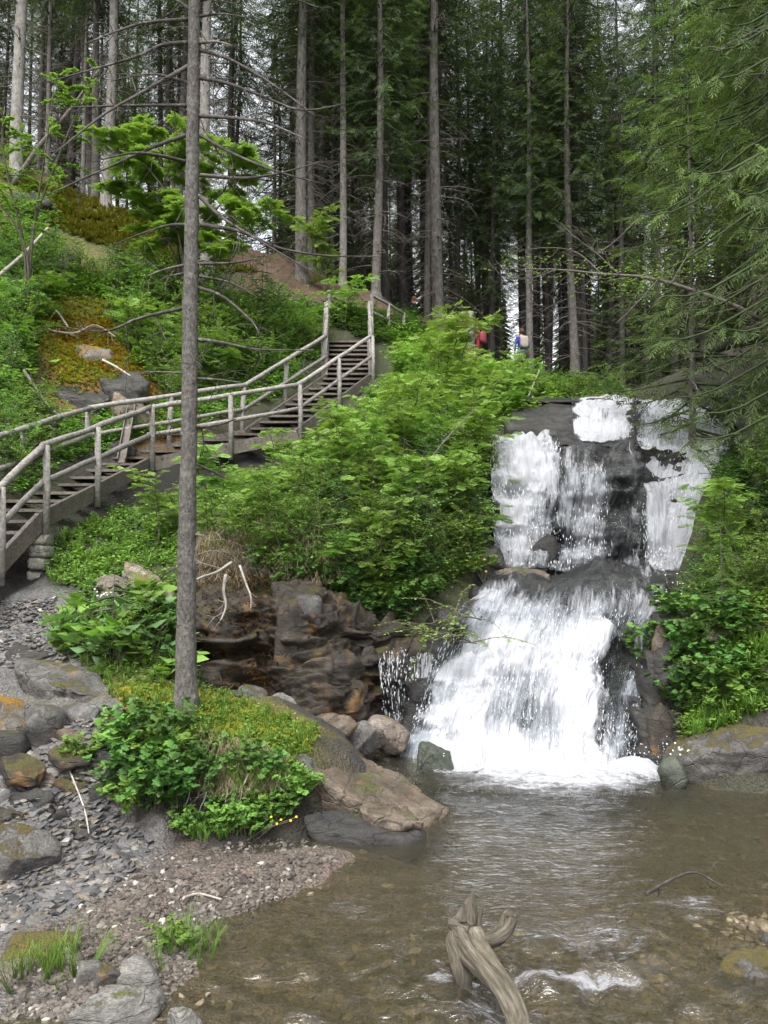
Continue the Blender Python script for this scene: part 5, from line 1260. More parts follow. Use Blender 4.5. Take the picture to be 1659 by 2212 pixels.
NAMED = [
    (35, 392, 20, 26, 0, 'pale thick spruce trunk at the far left edge', BARK_PALE), (228, 452, 21.5, 22, 2, 'pale spruce leaning slightly right on the mossy crest', BARK_PALE),
    (207, 405, 23.5, 17, 0, 'grey spruce just left of the leaning pale spruce', None), (180, 402, 25, 10, 2, 'thinnest pale pole spruce on the crest at the left', BARK_PALE), (104, 372, 25, 12, 0, 'slim grey spruce right of the thick left edge trunk', None),
    (85, 365, 27, 11, 2, 'slender dark spruce behind the slim one at the far left', BARK_DARK), (446, 600, 19.5, 25, 2, 'pale scarred spruce trunk right behind the near trunk', BARK_PALE), (386, 520, 24, 17, 0, 'grey spruce showing left of the near trunk top', None),
    (652, 602, 22, 25, 2, 'thick grey spruce with exposed roots above the stairs', None), (673, 580, 24, 17, 0, 'spruce standing close behind the thick one above the stairs', None), (696, 568, 26, 16, 2, 'third grey spruce of the trio above the stairs', None),
    (740, 618, 23, 16, 0, 'single pale spruce rising behind the stair top', BARK_PALE), (812, 632, 22.5, 19, 1, 'spruce with a curved swept base right of the stair top', None), (947, 705, 25, 25, 2, 'tall pale-grey spruce in the middle of the forest', BARK), (924, 700, 26, 14, 0, 'slim spruce standing close left of the tall middle spruce', None),
    (1146, 812, 27.5, 16, 0, 'grey spruce right beside the hiker in blue', None), (1242, 815, 27, 19, 1, 'straight grey spruce above the left end of the brink', None), (1062, 800, 29, 15, 3, 'dark spruce between the red and the blue hiker', BARK_DARK), (985, 790, 30, 14, 0, 'dark spruce just right of the tall middle spruce', BARK_DARK),
    (872, 690, 30, 20, 0, 'dark spruce behind the hiker with brown hair', BARK_DARK), (1345, 850, 27, 12, 2, 'thin dark spruce above the top cascade', BARK_DARK), (1422, 860, 25, 15, 0, 'dark spruce seen through the hanging boughs above the brink', BARK_DARK), (1185, 815, 31, 15, 0, 'dark spruce between the grey pair right of the blue hiker', BARK_DARK)]
for px, py, d, w, k, lab, bk in NAMED: place_tree(px, py, d, w, k, lab, 'spruces of the forest', bk)
# the crowd of dark trunks behind
spots = []
tries = 0
while len(spots) < 172 and tries < 9000:
    tries += 1
    d = 27 + 36 * rt.random() ** 1.2; px = rt.uniform(-150, 1760) if rt.random() < .93 else rt.uniform(-620, -150); x = (px - 829.5) / F * d
    if any((x - a) ** 2 + (d - b) ** 2 < 1.3 for a, b in spots): continue
    if d < 31 and 960 < px < 1180: continue
    # leave light gaps where the photograph shows sky between the trunks
    if any(abs(px - g) < 11 for g in (545, 1105, 1118, 1172, 990, 1440)): continue
    if px < 620 and rt.random() < .58: continue
    if 520 < px < 575: continue
    spots.append((x, d))
FARREG = []
for i, (x, d) in enumerate(spots):
    px = 829.5 + x / d * F
    lab = ('dark slender spruce in the crowd of trunks on the left crest' if px < 600 else 'dark slender spruce in the crowd of trunks behind the stair top' if px < 1000 else 'dark slender spruce in the crowd of trunks above the waterfall')
    o = tree_from('spruce_tree', FARS[i % 3], (x, d, zat(x, d) - .1), lab, ('crest trunks at the left', 'trunks behind the stair top', 'trunks above the waterfall')[0 if px < 600 else 1 if px < 1000 else 2], rt.random() * 6.28, 1, BARK_DARK, dead=(d < 45))
    o.rotation_euler = (rt.gauss(0, .018), rt.gauss(0, .018), o.rotation_euler[2]); s = rt.uniform(.75, 1.2); o.scale = (s, s, rt.uniform(.85, 1.15))
    FARREG.append((o, ('dark slender spruce on the left crest', 'dark slender spruce behind the stair top', 'dark slender spruce above the waterfall')[0 if px < 600 else 1 if px < 1000 else 2]))
# green spruces standing in the mid distance, crowns down to the ground
YOUNG = [gen_spruce(30 + s, H, .011 * H ** .9, .2, .35, L, .55, SPRAY, .3, 5, .45, .13, .3, needle=nd_, dens=.9, dlen=.7, flare=1.2) for s, (H, L, nd_) in enumerate(((5.5, 1.25, NEEDLE_G), (3.2, .8, NEEDLE_L), (8.0, 1.7, NEEDLE), (1.0, .42, NEEDLE_L)))]
for px, py, d, k, s, lab in ((1492, 862, 12.3, 0, 1.25, 'young greyish spruce in front of the brink at the right'), (720, 600, 26, 2, 1.1, 'green spruce filling the gap behind the stair trio'), 
                             (1400, 840, 22, 2, .8, 'bushy spruce right above the brink'), (590, 560, 28, 2, 1.2, 'bushy spruce behind the scarred trunk'), (120, 360, 30, 2, 1.1, 'bushy spruce behind the far left trunks'), (560, 690, 18, 1, .8, 'small bushy spruce on the slope left of the stairs'),
                             (240, 1420, 8.0, 3, 1.0, 'tiny spruce seedling on the mound left of the near trunk'), (930, 1270, 10.1, 1, .42, 'small dark spruce hanging over the rock wall by the falls'), (1560, 1310, 8.3, 1, .45, 'small spruce on the right bank above the needle rock'), (660, 1180, 10.6, 1, .4, 'little spruce in the dry grass of the bank'), (870, 1210, 10.4, 1, .5, 'dark little spruce under the curved bare branch')):
    p = P(px, py, d); p[2] = zat(p[0], p[1]) - .05
    tree_from('young_spruce', YOUNG[k], p, lab, None, rt.random() * 6.28, s)
# far wood that reads as one mass
mb = MB(); rf = np.random.default_rng(9)
n = 420
ang = rf.uniform(-.75, .75, n); dd = rf.uniform(64, 105, n); X = np.sin(ang) * dd * 1.1; Y = np.cos(ang) * dd
gp = 829.5 + X / Y * F; keep = ~(((gp > 982) & (gp < 998)) | ((gp > 1102) & (gp < 1124)) | ((gp > 1162) & (gp < 1178)) | ((gp > 1415) & (gp < 1450)) | ((gp > 520) & (gp < 575)))
X, Y = X[keep], Y[keep]; n = len(X)
Z = zq(np.column_stack([X, Y]))
V0 = ICO[1][0] * 1.0
cone = MB()
for i in range(190):
    f = i / 190; a = i * 2.4; rr_ = (.1 + .06 * ((i * 7) % 5) / 4) * (1 - f) + .01
    d = np.array((math.cos(a), math.sin(a), -.5)); V, T, C = blade_tpl(rr_ * 1.3, .028, -.1, .05, .4); cone.add(V @ basis(d, (0, 0, 1)).T + np.array((0, 0, .3 + f * .7)), T, None, C)
cone.tube([(0, 0, 0), (0, 0, .6)], [.01, .006], 4, 0)
mb.batch(cone.tpl(), np.column_stack([X, Y, Z]), rnd_rot(n, rf, .02), rf.uniform(14, 22, n))
tag(mb.build('distant_wood', NEEDLE, None, False), 'dark distant spruce wood behind the trunks', 'wood', kind='stuff')
# near right spruces that hang into the picture
def near_spruce(x, y, H, Lm, seed, live0, label, needle, droop=1.2, ss=.36, dens=1.0, ztop=None):
    m = gen_spruce(seed, H, .17, .8, live0, Lm, droop, SPRAY_F, .36, 6, ss, .115, .9, needle=needle, dens=dens, dlen=1.8, dead_live=.8)
    return tree_from('spruce_tree', m, (x, y, zat(x, y) - .1), label, None, seed * .7)
near_spruce(5.3, 8.7, 13, 2.6, 51, 1.3, 'near spruce hanging long drooping boughs into the right side', NEEDLE_G, 1.15, .4, .7)
near_spruce(6.4, 11.0, 16, 3.0, 52, 3.2, 'tall spruce with bright shoot tips filling the upper right corner', NEEDLE_L, 1.0, .44, .62)
near_spruce(7.4, 14.0, 18, 2.9, 53, 3.0, 'spruce on the right slope behind the hanging boughs', NEEDLE_L, .9, .5, .55)

# ------------------------------------------------------------------ the near spruce
ns = empty('near_spruce', P(400, 1570, 6.8)); tag(ns, 'tall straight spruce trunk in front with bare dead branches', 'tree')
NO = np.array(ns.location)
c = [P(402, 1640, 6.8), P(402, 1575, 6.8), P(402, 1530, 6.8), P(402, 1440, 6.8), P(404, 1200, 6.8), P(410, 800, 6.8), P(415, 400, 6.8), P(420, 0, 6.8), P(424, -500, 6.8), P(428, -1300, 6.8)]
path = catmull(np.array(c) - NO, 140)
rr = np.interp(path[:, 2], [-.3, -.05, .12, .35, .8, 2.2, 4.3, 6.6, 9, 13], [.2, .165, .124, .098, .085, .073, .063, .052, .038, .01])
mb = MB(); mb.tube(path, rr, 40); V = mb.V[0]; ax = np.vstack([np.repeat(path, 40, axis=0), path[:1], path[-1:]]); rel = V - ax
nz = fbm(np.column_stack([V[:, 0] * 14, V[:, 1] * 14, V[:, 2] * 9]), 4, 8, .65)
mb.V[0] = ax + rel * (1 + .075 * nz + .03 * fbm(V * 3, 2, 3))[:, None]
mb.build('trunk', BARK_NEAR, ns)
rb = np.random.default_rng(44)
BR = [[(405, 42), (300, 52), (180, 96)], [(405, 92), (350, 97), (295, 122), (200, 150), (100, 178)], [(408, 142), (310, 198), (220, 250), (120, 330)], [(405, 228), (280, 228), (150, 232)], [(402, 292), (330, 318), (220, 368), (100, 422)], [(404, 485), (350, 490), (240, 530)], [(400, 572), (355, 582), (318, 596)], [(398, 665), (300, 688), (225, 716), (130, 705)],
      [(400, 590), (370, 596), (352, 600)], [(432, 35), (480, 30), (540, 40)], [(432, 92), (470, 90), (500, 98)], [(432, 168), (490, 180), (560, 205), (650, 238), (740, 225)], [(432, 108), (500, 130), (600, 190), (680, 250)], [(432, 292), (500, 330), (590, 368), (700, 398)], [(432, 378), (520, 385), (600, 375), (690, 350)], [(432, 425), (480, 470), (560, 520), (680, 590)],
      [(432, 486), (520, 500), (600, 535), (700, 552), (815, 554)], [(430, 570), (500, 568), (560, 558)], [(430, 596), (500, 612), (560, 645)], [(430, 622), (480, 640), (540, 690), (560, 720)], [(428, 733), (480, 740), (560, 755), (680, 756)], [(428, 818), (470, 820), (520, 826)], [(398, 806), (350, 804), (305, 802)], [(424, 1003), (460, 1018), (496, 1037)], [(424, 922), (470, 918), (510, 905)], [(398, 940), (340, 938)], [(424, 1155), (445, 1158)],
      [(410, 20), (360, -10), (250, -40)], [(432, 0), (560, -20), (700, 20)], [(410, 180), (330, 160), (240, 175)], [(432, 250), (560, 262), (660, 300)], [(405, 350), (300, 330), (200, 350)]]
for i, b in enumerate(BR):
    n = len(b); dz = rb.uniform(-.9, .7)
    pts = [P(x, y, 6.8 + dz * (k / (n - 1))) - NO for k, (x, y) in enumerate(b)]
    L = np.linalg.norm(pts[-1] - pts[0]); mb = MB()
    twiggy(mb, pts, .011 + .006 * min(L, 1.6), .004, rb, int(2 + 5 * L), .38, 6, .15, sub=2)
    mb.build('dead_branch', (TWIG_DARK, TWIG_DARK, TWIG, TWIG_DARK)[i % 4], ns)
m = gen_spruce(61, 13.0, .03, 20, 7.6, 2.0, .8, SPRAY_F, .34, 5, .42, .12, 0, needle=NEEDLE, dens=.9)
cr = link('crown', m[2], ns); cr.location = tuple(path[np.argmin(abs(path[:, 2] - 8))] * np.array((1, 1, 0)))

# ------------------------------------------------------------------ leafy saplings and bushes
def gen_leafy(seed, h, stems, tpls, leaf, nleaf, mat, spread=.5, droop=.2, stemr=.012, low=.25, curve=.2, side=5):
    r = np.random.default_rng(seed); sm = MB(); T = []; D = []; U = []; S = []; C = []
    for s in range(stems):
        a = r.random() * 6.283; top = np.array((math.cos(a) * spread * h * r.uniform(.15, 1), math.sin(a) * spread * h * r.uniform(.15, 1), h * r.uniform(.6, 1)))
        e = catmull([(0, 0, -.1), top * np.array((.3, .3, .4)) + r.normal(0, .05 * h, 3), top * np.array((.75, .75, .8)) + r.normal(0, .05 * h, 3), top], 9)
        sm.tube(e, np.linspace(stemr, stemr * .25, 9), 5)
        brs = [e[int(9 * low):]]
        for q in range(side):
            i = r.integers(int(9 * low), 8); aa = r.random() * 6.283; l = h * r.uniform(.15, .38); d = np.array((math.cos(aa), math.sin(aa), r.uniform(.15, .8)))
            b = catmull([e[i], e[i] + d * l * .5, e[i] + d * l + np.array((0, 0, -droop * l * .3))], 6); sm.tube(b, np.linspace(stemr * .5, .002, 6), 3); brs.append(b)
        for b in brs:
            m = max(2, int(nleaf / (stems * len(brs))))
            for k in range(m):
                t = (k + r.random()) / m; i = min(len(b) - 2, int(t * (len(b) - 1))); p = b[i] + (b[i + 1] - b[i]) * r.random()
                aa = k * 2.4 + r.normal(0, .5); tn = b[i + 1] - b[i]; tn /= np.linalg.norm(tn) + 1e-9
                d = np.array((math.cos(aa), math.sin(aa), 0)) * .9 + tn * .5 + np.array((0, 0, -droop * r.uniform(0, 1.2)))
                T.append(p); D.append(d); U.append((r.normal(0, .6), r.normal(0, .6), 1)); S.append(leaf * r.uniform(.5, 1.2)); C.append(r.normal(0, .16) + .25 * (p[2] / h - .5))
    T, D, U, S, C = map(np.array, (T, D, U, S, C)); R = basis(D, U); lv = MB()
    for k, tp in enumerate(tpls): lv.batch(tp, T[k::len(tpls)], R[k::len(tpls)], S[k::len(tpls)], C[k::len(tpls)])
    return sm.mesh('stem', STEM), lv.mesh('foliage', mat)
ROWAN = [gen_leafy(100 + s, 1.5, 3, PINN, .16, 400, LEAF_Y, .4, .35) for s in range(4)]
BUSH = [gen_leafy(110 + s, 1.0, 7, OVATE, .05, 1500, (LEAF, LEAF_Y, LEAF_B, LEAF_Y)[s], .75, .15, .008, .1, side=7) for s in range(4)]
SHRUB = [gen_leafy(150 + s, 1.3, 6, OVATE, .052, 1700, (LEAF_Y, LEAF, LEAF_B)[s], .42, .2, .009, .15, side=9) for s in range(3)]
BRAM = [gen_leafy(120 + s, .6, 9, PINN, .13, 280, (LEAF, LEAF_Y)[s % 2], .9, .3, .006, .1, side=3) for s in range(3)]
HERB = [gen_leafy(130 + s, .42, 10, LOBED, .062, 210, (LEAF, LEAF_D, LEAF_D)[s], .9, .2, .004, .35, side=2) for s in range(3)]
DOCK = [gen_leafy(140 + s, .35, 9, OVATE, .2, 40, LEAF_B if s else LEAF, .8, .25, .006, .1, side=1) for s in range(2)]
REG = []
SHORT = {'upright shrubs on the bank by the falls': 'upright loose-leaved shrub on the falls bank', 'upright shrubs on the left slope': 'upright loose-leaved shrub on the left slope', 'bushes beside the right stream': 'green bush beside the right stream', 'herbs under the mound overhang': 'small herb under the mound overhang', 'herbs on top of the rock wall': 'leafy herb on top of the rock wall', 'low bushes below the stairs': 'low feathery bush just below the stairs', 'rowans on the bank by the falls': 'light green rowan sapling on the falls bank', 'low bushes on the bank by the falls': 'low feathery bush on the falls bank', 'small-leaved bushes on the bank by the falls': 'small-leaved bush on the falls bank', 'bushes on the left slope': 'small-leaved bush on the left slope', 'feathery bushes on the left slope': 'low feathery bush on the left slope', 'rowans below the hikers': 'light green rowan below the hikers', 'bushes at the brink': 'green bush left of the brink', 'bushes on the right bank': 'leafy bush on the right bank', 'herbs on the right rock bank': 'lobed-leaved herb on the right bank', 'herbs under the near trunk': 'lush herb on the mound front', 'herbs on the mound': 'small herb on the mossy mound', 'broad-leaved plants beside the path': 'broad-leaved plant beside the path', 'herbs beside the path': 'lobed-leaved herb beside the path', 'herbs overhanging the rock wall': 'dark herb overhanging the rock wall', 'herbs at the gravel edge': 'small herb at the gravel edge', 'bushes behind the lower stair rail': 'green bush behind the lower rail', 'bushes behind the upper stair rail': 'green bush behind the upper rail'}
def plant(name, protos, k, p, sc, label, group, cat='shrub', rz=None):
    root = empty(name, p, rt.random() * 6.28 if rz is None else rz); root.scale = (sc, sc, sc * rt.uniform(.85, 1.15))
    link('stem', protos[k][0], root); link('foliage', protos[k][1], root)
    return tag(root, label, cat, group)
def fill(name, protos, poly, n, lo, hi, label, group, seed, cat='shrub'):
    pts = scatter(poly, n, seed)
    for i, p in enumerate(pts): REG.append((plant(name, protos, rt.randrange(len(protos)), p - np.array((0, 0, .03)), rt.uniform(lo, hi), label, group, cat), SHORT[group]))
R2 = [(660, 1075), (745, 1000), (835, 905), (885, 850), (960, 830), (1070, 855), (1180, 866), (1090, 905), (1050, 960), (1045, 1060), (1010, 1150), (1030, 1220), (900, 1300), (760, 1270), (640, 1240), (520, 1220), (440, 1190), (440, 1130), (560, 1110)]
R2L = [(440, 1050), (560, 1030), (650, 985), (735, 920), (815, 830), (880, 800), (885, 860), (745, 1010), (660, 1085), (440, 1140)]
R1 = [(0, 560), (90, 545), (130, 600), (200, 610), (300, 625), (420, 650), (560, 690), (680, 715), (690, 750), (580, 790), (430, 850), (330, 830), (265, 740), (250, 650), (180, 640), (90, 650), (70, 760), (60, 830), (0, 900)]
fill('rowan_sapling', ROWAN, R2, 28, .55, 1.1, 'leafy rowan sapling on the bank between the stairs and the waterfall', 'rowans on the bank by the falls', 1, 'sapling')
fill('bramble_bush', BRAM, R2, 36, .7, 1.4, 'low feathery green bush on the bank between the stairs and the waterfall', 'low bushes on the bank by the falls', 2)
fill('alder_shrub', SHRUB, R2, 40, .55, 1.0, 'upright loose-leaved shrub on the bank between the stairs and the waterfall', 'upright shrubs on the bank by the falls', 30)
fill('alder_shrub', SHRUB, R1, 22, .7, 1.2, 'upright loose-leaved shrub on the slope left of the stairs', 'upright shrubs on the left slope', 31)
fill('green_bush', BUSH, [(1545, 980), (1659, 920), (1659, 1200), (1560, 1220)], 12, .5, .8, 'dark green bush on the slope beside the right stream', 'bushes beside the right stream', 32)
fill('green_bush', BUSH, R2, 30, .5, .95, 'small-leaved green bush on the bank between the stairs and the waterfall', 'small-leaved bushes on the bank by the falls', 3)
fill('bramble_bush', BRAM, R2L, 26, .5, .8, 'low feathery green bush just below the stairs', 'low bushes below the stairs', 18)
fill('green_bush', BUSH, R1, 62, .7, 1.5, 'small-leaved light green bush on the slope left of the stairs', 'bushes on the left slope', 4)
fill('bramble_bush', BRAM, R1, 46, .9, 1.9, 'low feathery bush on the slope left of the stairs', 'feathery bushes on the left slope', 5)
fill('rowan_sapling', ROWAN, [(850, 790), (960, 800), (1070, 840), (1250, 860), (1100, 890), (960, 850), (840, 830)], 22, .45, .85, 'light green rowan in the thicket below the hikers', 'rowans below the hikers', 6, 'sapling')
R1B = [(0, 890), (110, 880), (130, 960), (60, 1040), (0, 1090)]
R1C = [(340, 850), (480, 800), (690, 715), (700, 760), (600, 830), (480, 850), (340, 890)]
fill('green_bush', BUSH, R1B, 16, .6, 1.0, 'green bush pressing against the lower stair rail', 'bushes behind the lower stair rail', 16)
fill('green_bush', BUSH, R1C, 18, .6, 1.1, 'green bush behind the railing of the upper stair flight', 'bushes behind the upper stair rail', 17)
fill('green_bush', BUSH, [(1080, 840), (1300, 850), (1360, 858), (1240, 872), (1100, 895)], 22, .6, 1.1, 'green bush at the left side of the brink', 'bushes at the brink', 7)
fill('green_bush', BUSH, [(1560, 1230), (1659, 1180), (1659, 1330), (1480, 1340), (1490, 1300)], 20, .35, .65, 'leafy bush on the right bank beside the falls', 'bushes on the right bank', 8)
fill('herb_plant', HERB, [(1430, 1350), (1530, 1350), (1659, 1420), (1659, 1510), (1500, 1580), (1420, 1520)], 28, .8, 1.5, 'lobed-leaved herb hanging on the right rock bank', 'herbs on the right rock bank', 9, 'herb')
fill('herb_plant', HERB, [(240, 1640), (400, 1600), (420, 1760), (260, 1780)], 16, .8, 1.25, 'lush lobed-leaved herb on the front of the mound under the near trunk', 'herbs under the near trunk', 10, 'herb')
fill('herb_plant', HERB, [(420, 1600), (600, 1640), (640, 1740), (430, 1740)], 10, .4, .8, 'small herb on the mossy right half of the mound', 'herbs on the mound', 11, 'herb')
fill('herb_plant', HERB, [(420, 1740), (640, 1735), (600, 1800), (440, 1800)], 12, .35, .65, 'small herb in the shade under the mound overhang', 'herbs under the mound overhang', 22, 'herb')
fill('dock_plant', DOCK, [(150, 1330), (380, 1330), (380, 1480), (190, 1440), (110, 1410)], 26, .7, 1.25, 'broad-leaved plant in the green patch below the leaning slabs', 'broad-leaved plants beside the path', 12, 'herb')
fill('herb_plant', HERB, [(170, 1290), (380, 1310), (380, 1400), (190, 1360)], 12, .6, 1.0, 'herb in the green patch below the leaning slabs', 'herbs beside the path', 13, 'herb')
fill('herb_plant', HERB, [(740, 1260), (900, 1290), (940, 1340), (800, 1370), (730, 1320)], 16, .8, 1.3, 'dark lobed-leaved herb overhanging the rock wall near the falls', 'herbs overhanging the rock wall', 14, 'herb')
fill('herb_plant', HERB, [(350, 1795), (560, 1790), (520, 1815), (360, 1825)], 10, .4, .6, 'small herb at the gravel edge under the mound', 'herbs at the gravel edge', 15, 'herb')
fill('herb_plant', HERB, [(560, 1240), (700, 1255), (780, 1270), (740, 1310), (600, 1290)], 16, .7, 1.2, 'leafy herb hanging over the top of the rock wall', 'herbs on top of the rock wall', 20, 'herb')
for px, py, d, k, sc, lab in ((190, 1665, None, 0, .75, 'single green herb on the shale path'), (375, 2050, None, 0, .5, 'small leafy plant on the gravel bar'), (885, 1275, 10.0, 1, 1.3, 'dark green herb under the little spruce'), (1045, 1250, 10.3, 0, 1.0, 'herb beside the flat shelf rock')):
    p = hit(px, py) if d is None else P(px, py, d)
    plant('herb_plant', HERB, k, p, sc, lab, None, 'herb')
for px, py, d, k, sc, lab in ((345, 1120, 11.0, 0, .8, 'rowan with its leaves in front of the stair landing'), (745, 690, 20.0, 1, 1.2, 'bright rowan growing through the top of the stairs'), (700, 640, 21.5, 3, 1.4, 'bright rowan left of the stair top'), (870, 1010, 12.0, 1, 1.35, 'tall rowan in the middle of the bank'), (960, 930, 13.8, 3, 1.5, 'tall rowan at the bank edge near the falls'), (1000, 1010, 11.9, 0, 1.3, 'rowan overhanging the left stream'), (985, 815, 20, 1, .8, 'rowan in front of the two capped hikers'), (1035, 830, 19.5, 3, .8, 'rowan below the hiker in red'), (960, 800, 21, 0, .95, 'rowan left of the capped hikers'), (1575, 1200, 9.4, 0, .7, 'broad leafy sapling beside the right stream'), (1600, 1180, 9.0, 2, .9, 'leafy sapling at the right edge above the white flowers')):
    p = P(px, py, d); p[2] = min(p[2], zat(p[0], p[1]) + .1)
    plant('rowan_sapling', ROWAN, k, p, sc, lab, None, 'sapling')
tufts_late = []
# two taller leafy trees behind the near trunk
def leafy_tree(label, base, tops, seed, mat, tpl, leaf, n, r0=.03):
    root = empty('rowan_tree', base); tag(root, label, 'tree'); r = np.random.default_rng(seed); base = np.array(base)
    sm = MB(); T = []; D = []; U = []; S = []; C = []
    for tp_ in tops:
        e = catmull(np.array([(0, 0, -.2)] + [np.array(q) - base for q in tp_]), 12); sm.tube(e, np.linspace(r0, .006, 12), 6)
        for q in range(18):
            i = r.integers(4, 11); d = np.array((r.normal(0, 1), r.normal(0, .8), r.normal(.1, .3))); d /= np.linalg.norm(d); l = r.uniform(.3, .85)
            b = catmull([e[i], e[i] + d * l * .5 + (0, 0, .06), e[i] + d * l + (0, 0, -.05)], 7); sm.tube(b, np.linspace(.008, .002, 7), 3)
            for k in range(n):
                j = r.integers(2, 6); p = b[j] + (b[j + 1] - b[j]) * r.random(); aa = r.random() * 6.28
                T.append(p); D.append((math.cos(aa), math.sin(aa), r.uniform(-.4, .15))); U.append((r.normal(0, .3), r.normal(0, .3), 1)); S.append(leaf * r.uniform(.6, 1.2)); C.append(r.normal(.05, .12))
    T, D, U, S, C = map(np.array, (T, D, U, S, C)); R = basis(D, U); lv = MB()
    for k, t in enumerate(tpl): lv.batch(t, T[k::len(tpl)], R[k::len(tpl)], S[k::len(tpl)], C[k::len(tpl)])
    sm.build('trunk', STEM, root); lv.build('crown', mat, root)
leafy_tree('bright green young rowan behind the near trunk', P(392, 625, 17.5), [[P(388, 560, 17.4), P(370, 450, 17.2), P(340, 330, 17), P(310, 270, 17)], [P(395, 560, 17.4), P(400, 450, 17.2), P(420, 330, 17), P(400, 270, 17)], [P(380, 560, 17.2), P(340, 480, 17), P(290, 420, 16.8), P(260, 390, 16.7)], [P(400, 540, 17.2), P(470, 450, 17), P(520, 380, 16.8), P(530, 330, 16.8)], [P(400, 570, 17.2), P(480, 520, 17), P(540, 480, 16.8), P(570, 450, 16.8)], [P(395, 560, 17), P(360, 420, 16.6), P(290, 330, 16.4), P(270, 290, 16.2)]], 5, LEAF_Y, PINN, .2, 70)
leafy_tree('light green leafy tree at the upper left edge', P(60, 640, 15.2), [[P(70, 520, 15), P(90, 380, 14.8), P(110, 240, 14.6), P(120, 160, 14.6)], [P(50, 520, 15), P(20, 400, 14.8), P(5, 300, 14.6), P(10, 230, 14.6)], [P(70, 500, 15), P(130, 330, 14.8), P(180, 220, 14.6), P(230, 150, 14.6)], [P(60, 560, 15), P(30, 480, 14.8), P(-20, 420, 14.6), P(-40, 380, 14.6)]], 6, LEAF_Y, OVATE, .075, 80)
leafy_tree('small leafy branch with bright leaves in front of the lower falls', P(880, 1372, 9.2), [[P(900, 1360, 9.0), P(950, 1350, 8.9), P(1000, 1330, 8.8), P(1040, 1340, 8.7)], [P(900, 1365, 9.0), P(940, 1375, 8.9), P(990, 1385, 8.8), P(1030, 1390, 8.7)]], 7, LEAF_Y, OVATE, .055, 16, .012)
# leaves left on the bough, and leaves on the bright right bushes
mb = MB(); n = 420; r = np.random.default_rng(21)
ctr = np.array([P(*q) for q in ((1330, 590, 9.2), (1400, 600, 9.2), (1260, 585, 9.3), (1450, 590, 9.2), (1180, 575, 9.5), (1110, 575, 9.5), (1500, 560, 9.3), (1360, 620, 9.1))]) - BO
T = ctr[r.integers(0, len(ctr), n)] + r.normal(0, 1, (n, 3)) * np.array((.22, .2, .1)); aa = r.random(n) * 6.28
mb.batch(OVATE[0], T, basis(np.column_stack([np.cos(aa), np.sin(aa), r.normal(-.2, .2, n)]), np.column_stack([r.normal(0, .3, n), r.normal(0, .3, n), np.ones(n)])), .05 * r.uniform(.6, 1.2, n), r.normal(.1, .15, n))
mb.build('foliage', LEAF_Y, bough)
# grass and flowers
def tufts(name, label, poly, n, tpls, mat, lo, hi, seed, cat='grass', tilt=.15, up=0.0):
    r = np.random.default_rng(seed); h = scatter(poly, n, seed); mb = MB()
    if len(h) == 0: return
    h = h + np.array((0, 0, up))
    R = rnd_rot(len(h), r, tilt); S = lo + (hi - lo) * r.random(len(h)) ** 1.5; C = r.normal(0, .12, len(h)); k = len(tpls)
    for s in range(k): mb.batch(tpls[s], h[s::k], R[s::k], S[s::k], C[s::k])
    return tag(mb.build(name, mat, None, True), label, cat, kind='stuff')
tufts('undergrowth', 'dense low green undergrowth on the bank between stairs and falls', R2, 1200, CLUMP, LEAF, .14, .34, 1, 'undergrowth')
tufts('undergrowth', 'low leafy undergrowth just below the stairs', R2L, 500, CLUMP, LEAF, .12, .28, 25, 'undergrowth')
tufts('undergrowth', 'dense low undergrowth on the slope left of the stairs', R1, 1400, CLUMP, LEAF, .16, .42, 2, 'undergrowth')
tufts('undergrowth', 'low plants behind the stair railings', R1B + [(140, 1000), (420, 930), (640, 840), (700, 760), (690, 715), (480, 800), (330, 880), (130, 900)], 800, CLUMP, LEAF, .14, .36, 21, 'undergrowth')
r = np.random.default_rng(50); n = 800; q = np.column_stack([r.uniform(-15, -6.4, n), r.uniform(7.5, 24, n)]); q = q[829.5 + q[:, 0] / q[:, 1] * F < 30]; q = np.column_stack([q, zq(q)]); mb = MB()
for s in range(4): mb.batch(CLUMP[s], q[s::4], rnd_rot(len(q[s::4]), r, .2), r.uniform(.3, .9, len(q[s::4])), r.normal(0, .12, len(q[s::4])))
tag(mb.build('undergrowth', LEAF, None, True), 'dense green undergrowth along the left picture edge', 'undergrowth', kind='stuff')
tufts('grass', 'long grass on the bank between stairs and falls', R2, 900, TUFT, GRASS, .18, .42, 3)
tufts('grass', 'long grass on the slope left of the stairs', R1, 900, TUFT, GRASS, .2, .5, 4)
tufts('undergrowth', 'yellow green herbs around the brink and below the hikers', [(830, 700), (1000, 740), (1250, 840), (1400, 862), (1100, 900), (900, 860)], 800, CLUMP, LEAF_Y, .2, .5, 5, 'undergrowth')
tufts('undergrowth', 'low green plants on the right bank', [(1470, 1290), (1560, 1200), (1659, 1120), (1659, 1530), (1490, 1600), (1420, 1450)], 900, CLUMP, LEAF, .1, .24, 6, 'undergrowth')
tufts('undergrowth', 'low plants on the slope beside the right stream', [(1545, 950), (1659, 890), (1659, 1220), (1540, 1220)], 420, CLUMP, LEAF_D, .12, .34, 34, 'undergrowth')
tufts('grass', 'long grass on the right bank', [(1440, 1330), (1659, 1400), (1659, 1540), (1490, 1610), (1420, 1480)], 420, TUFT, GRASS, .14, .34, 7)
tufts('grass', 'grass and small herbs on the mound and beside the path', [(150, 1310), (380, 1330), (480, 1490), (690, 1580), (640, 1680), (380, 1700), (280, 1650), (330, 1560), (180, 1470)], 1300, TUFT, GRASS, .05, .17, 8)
tufts('undergrowth', 'small green herbs over the mound', [(170, 1310), (380, 1330), (480, 1490), (690, 1580), (640, 1700), (300, 1700), (330, 1560), (180, 1460)], 900, CLUMP, LEAF, .05, .13, 9, 'undergrowth')
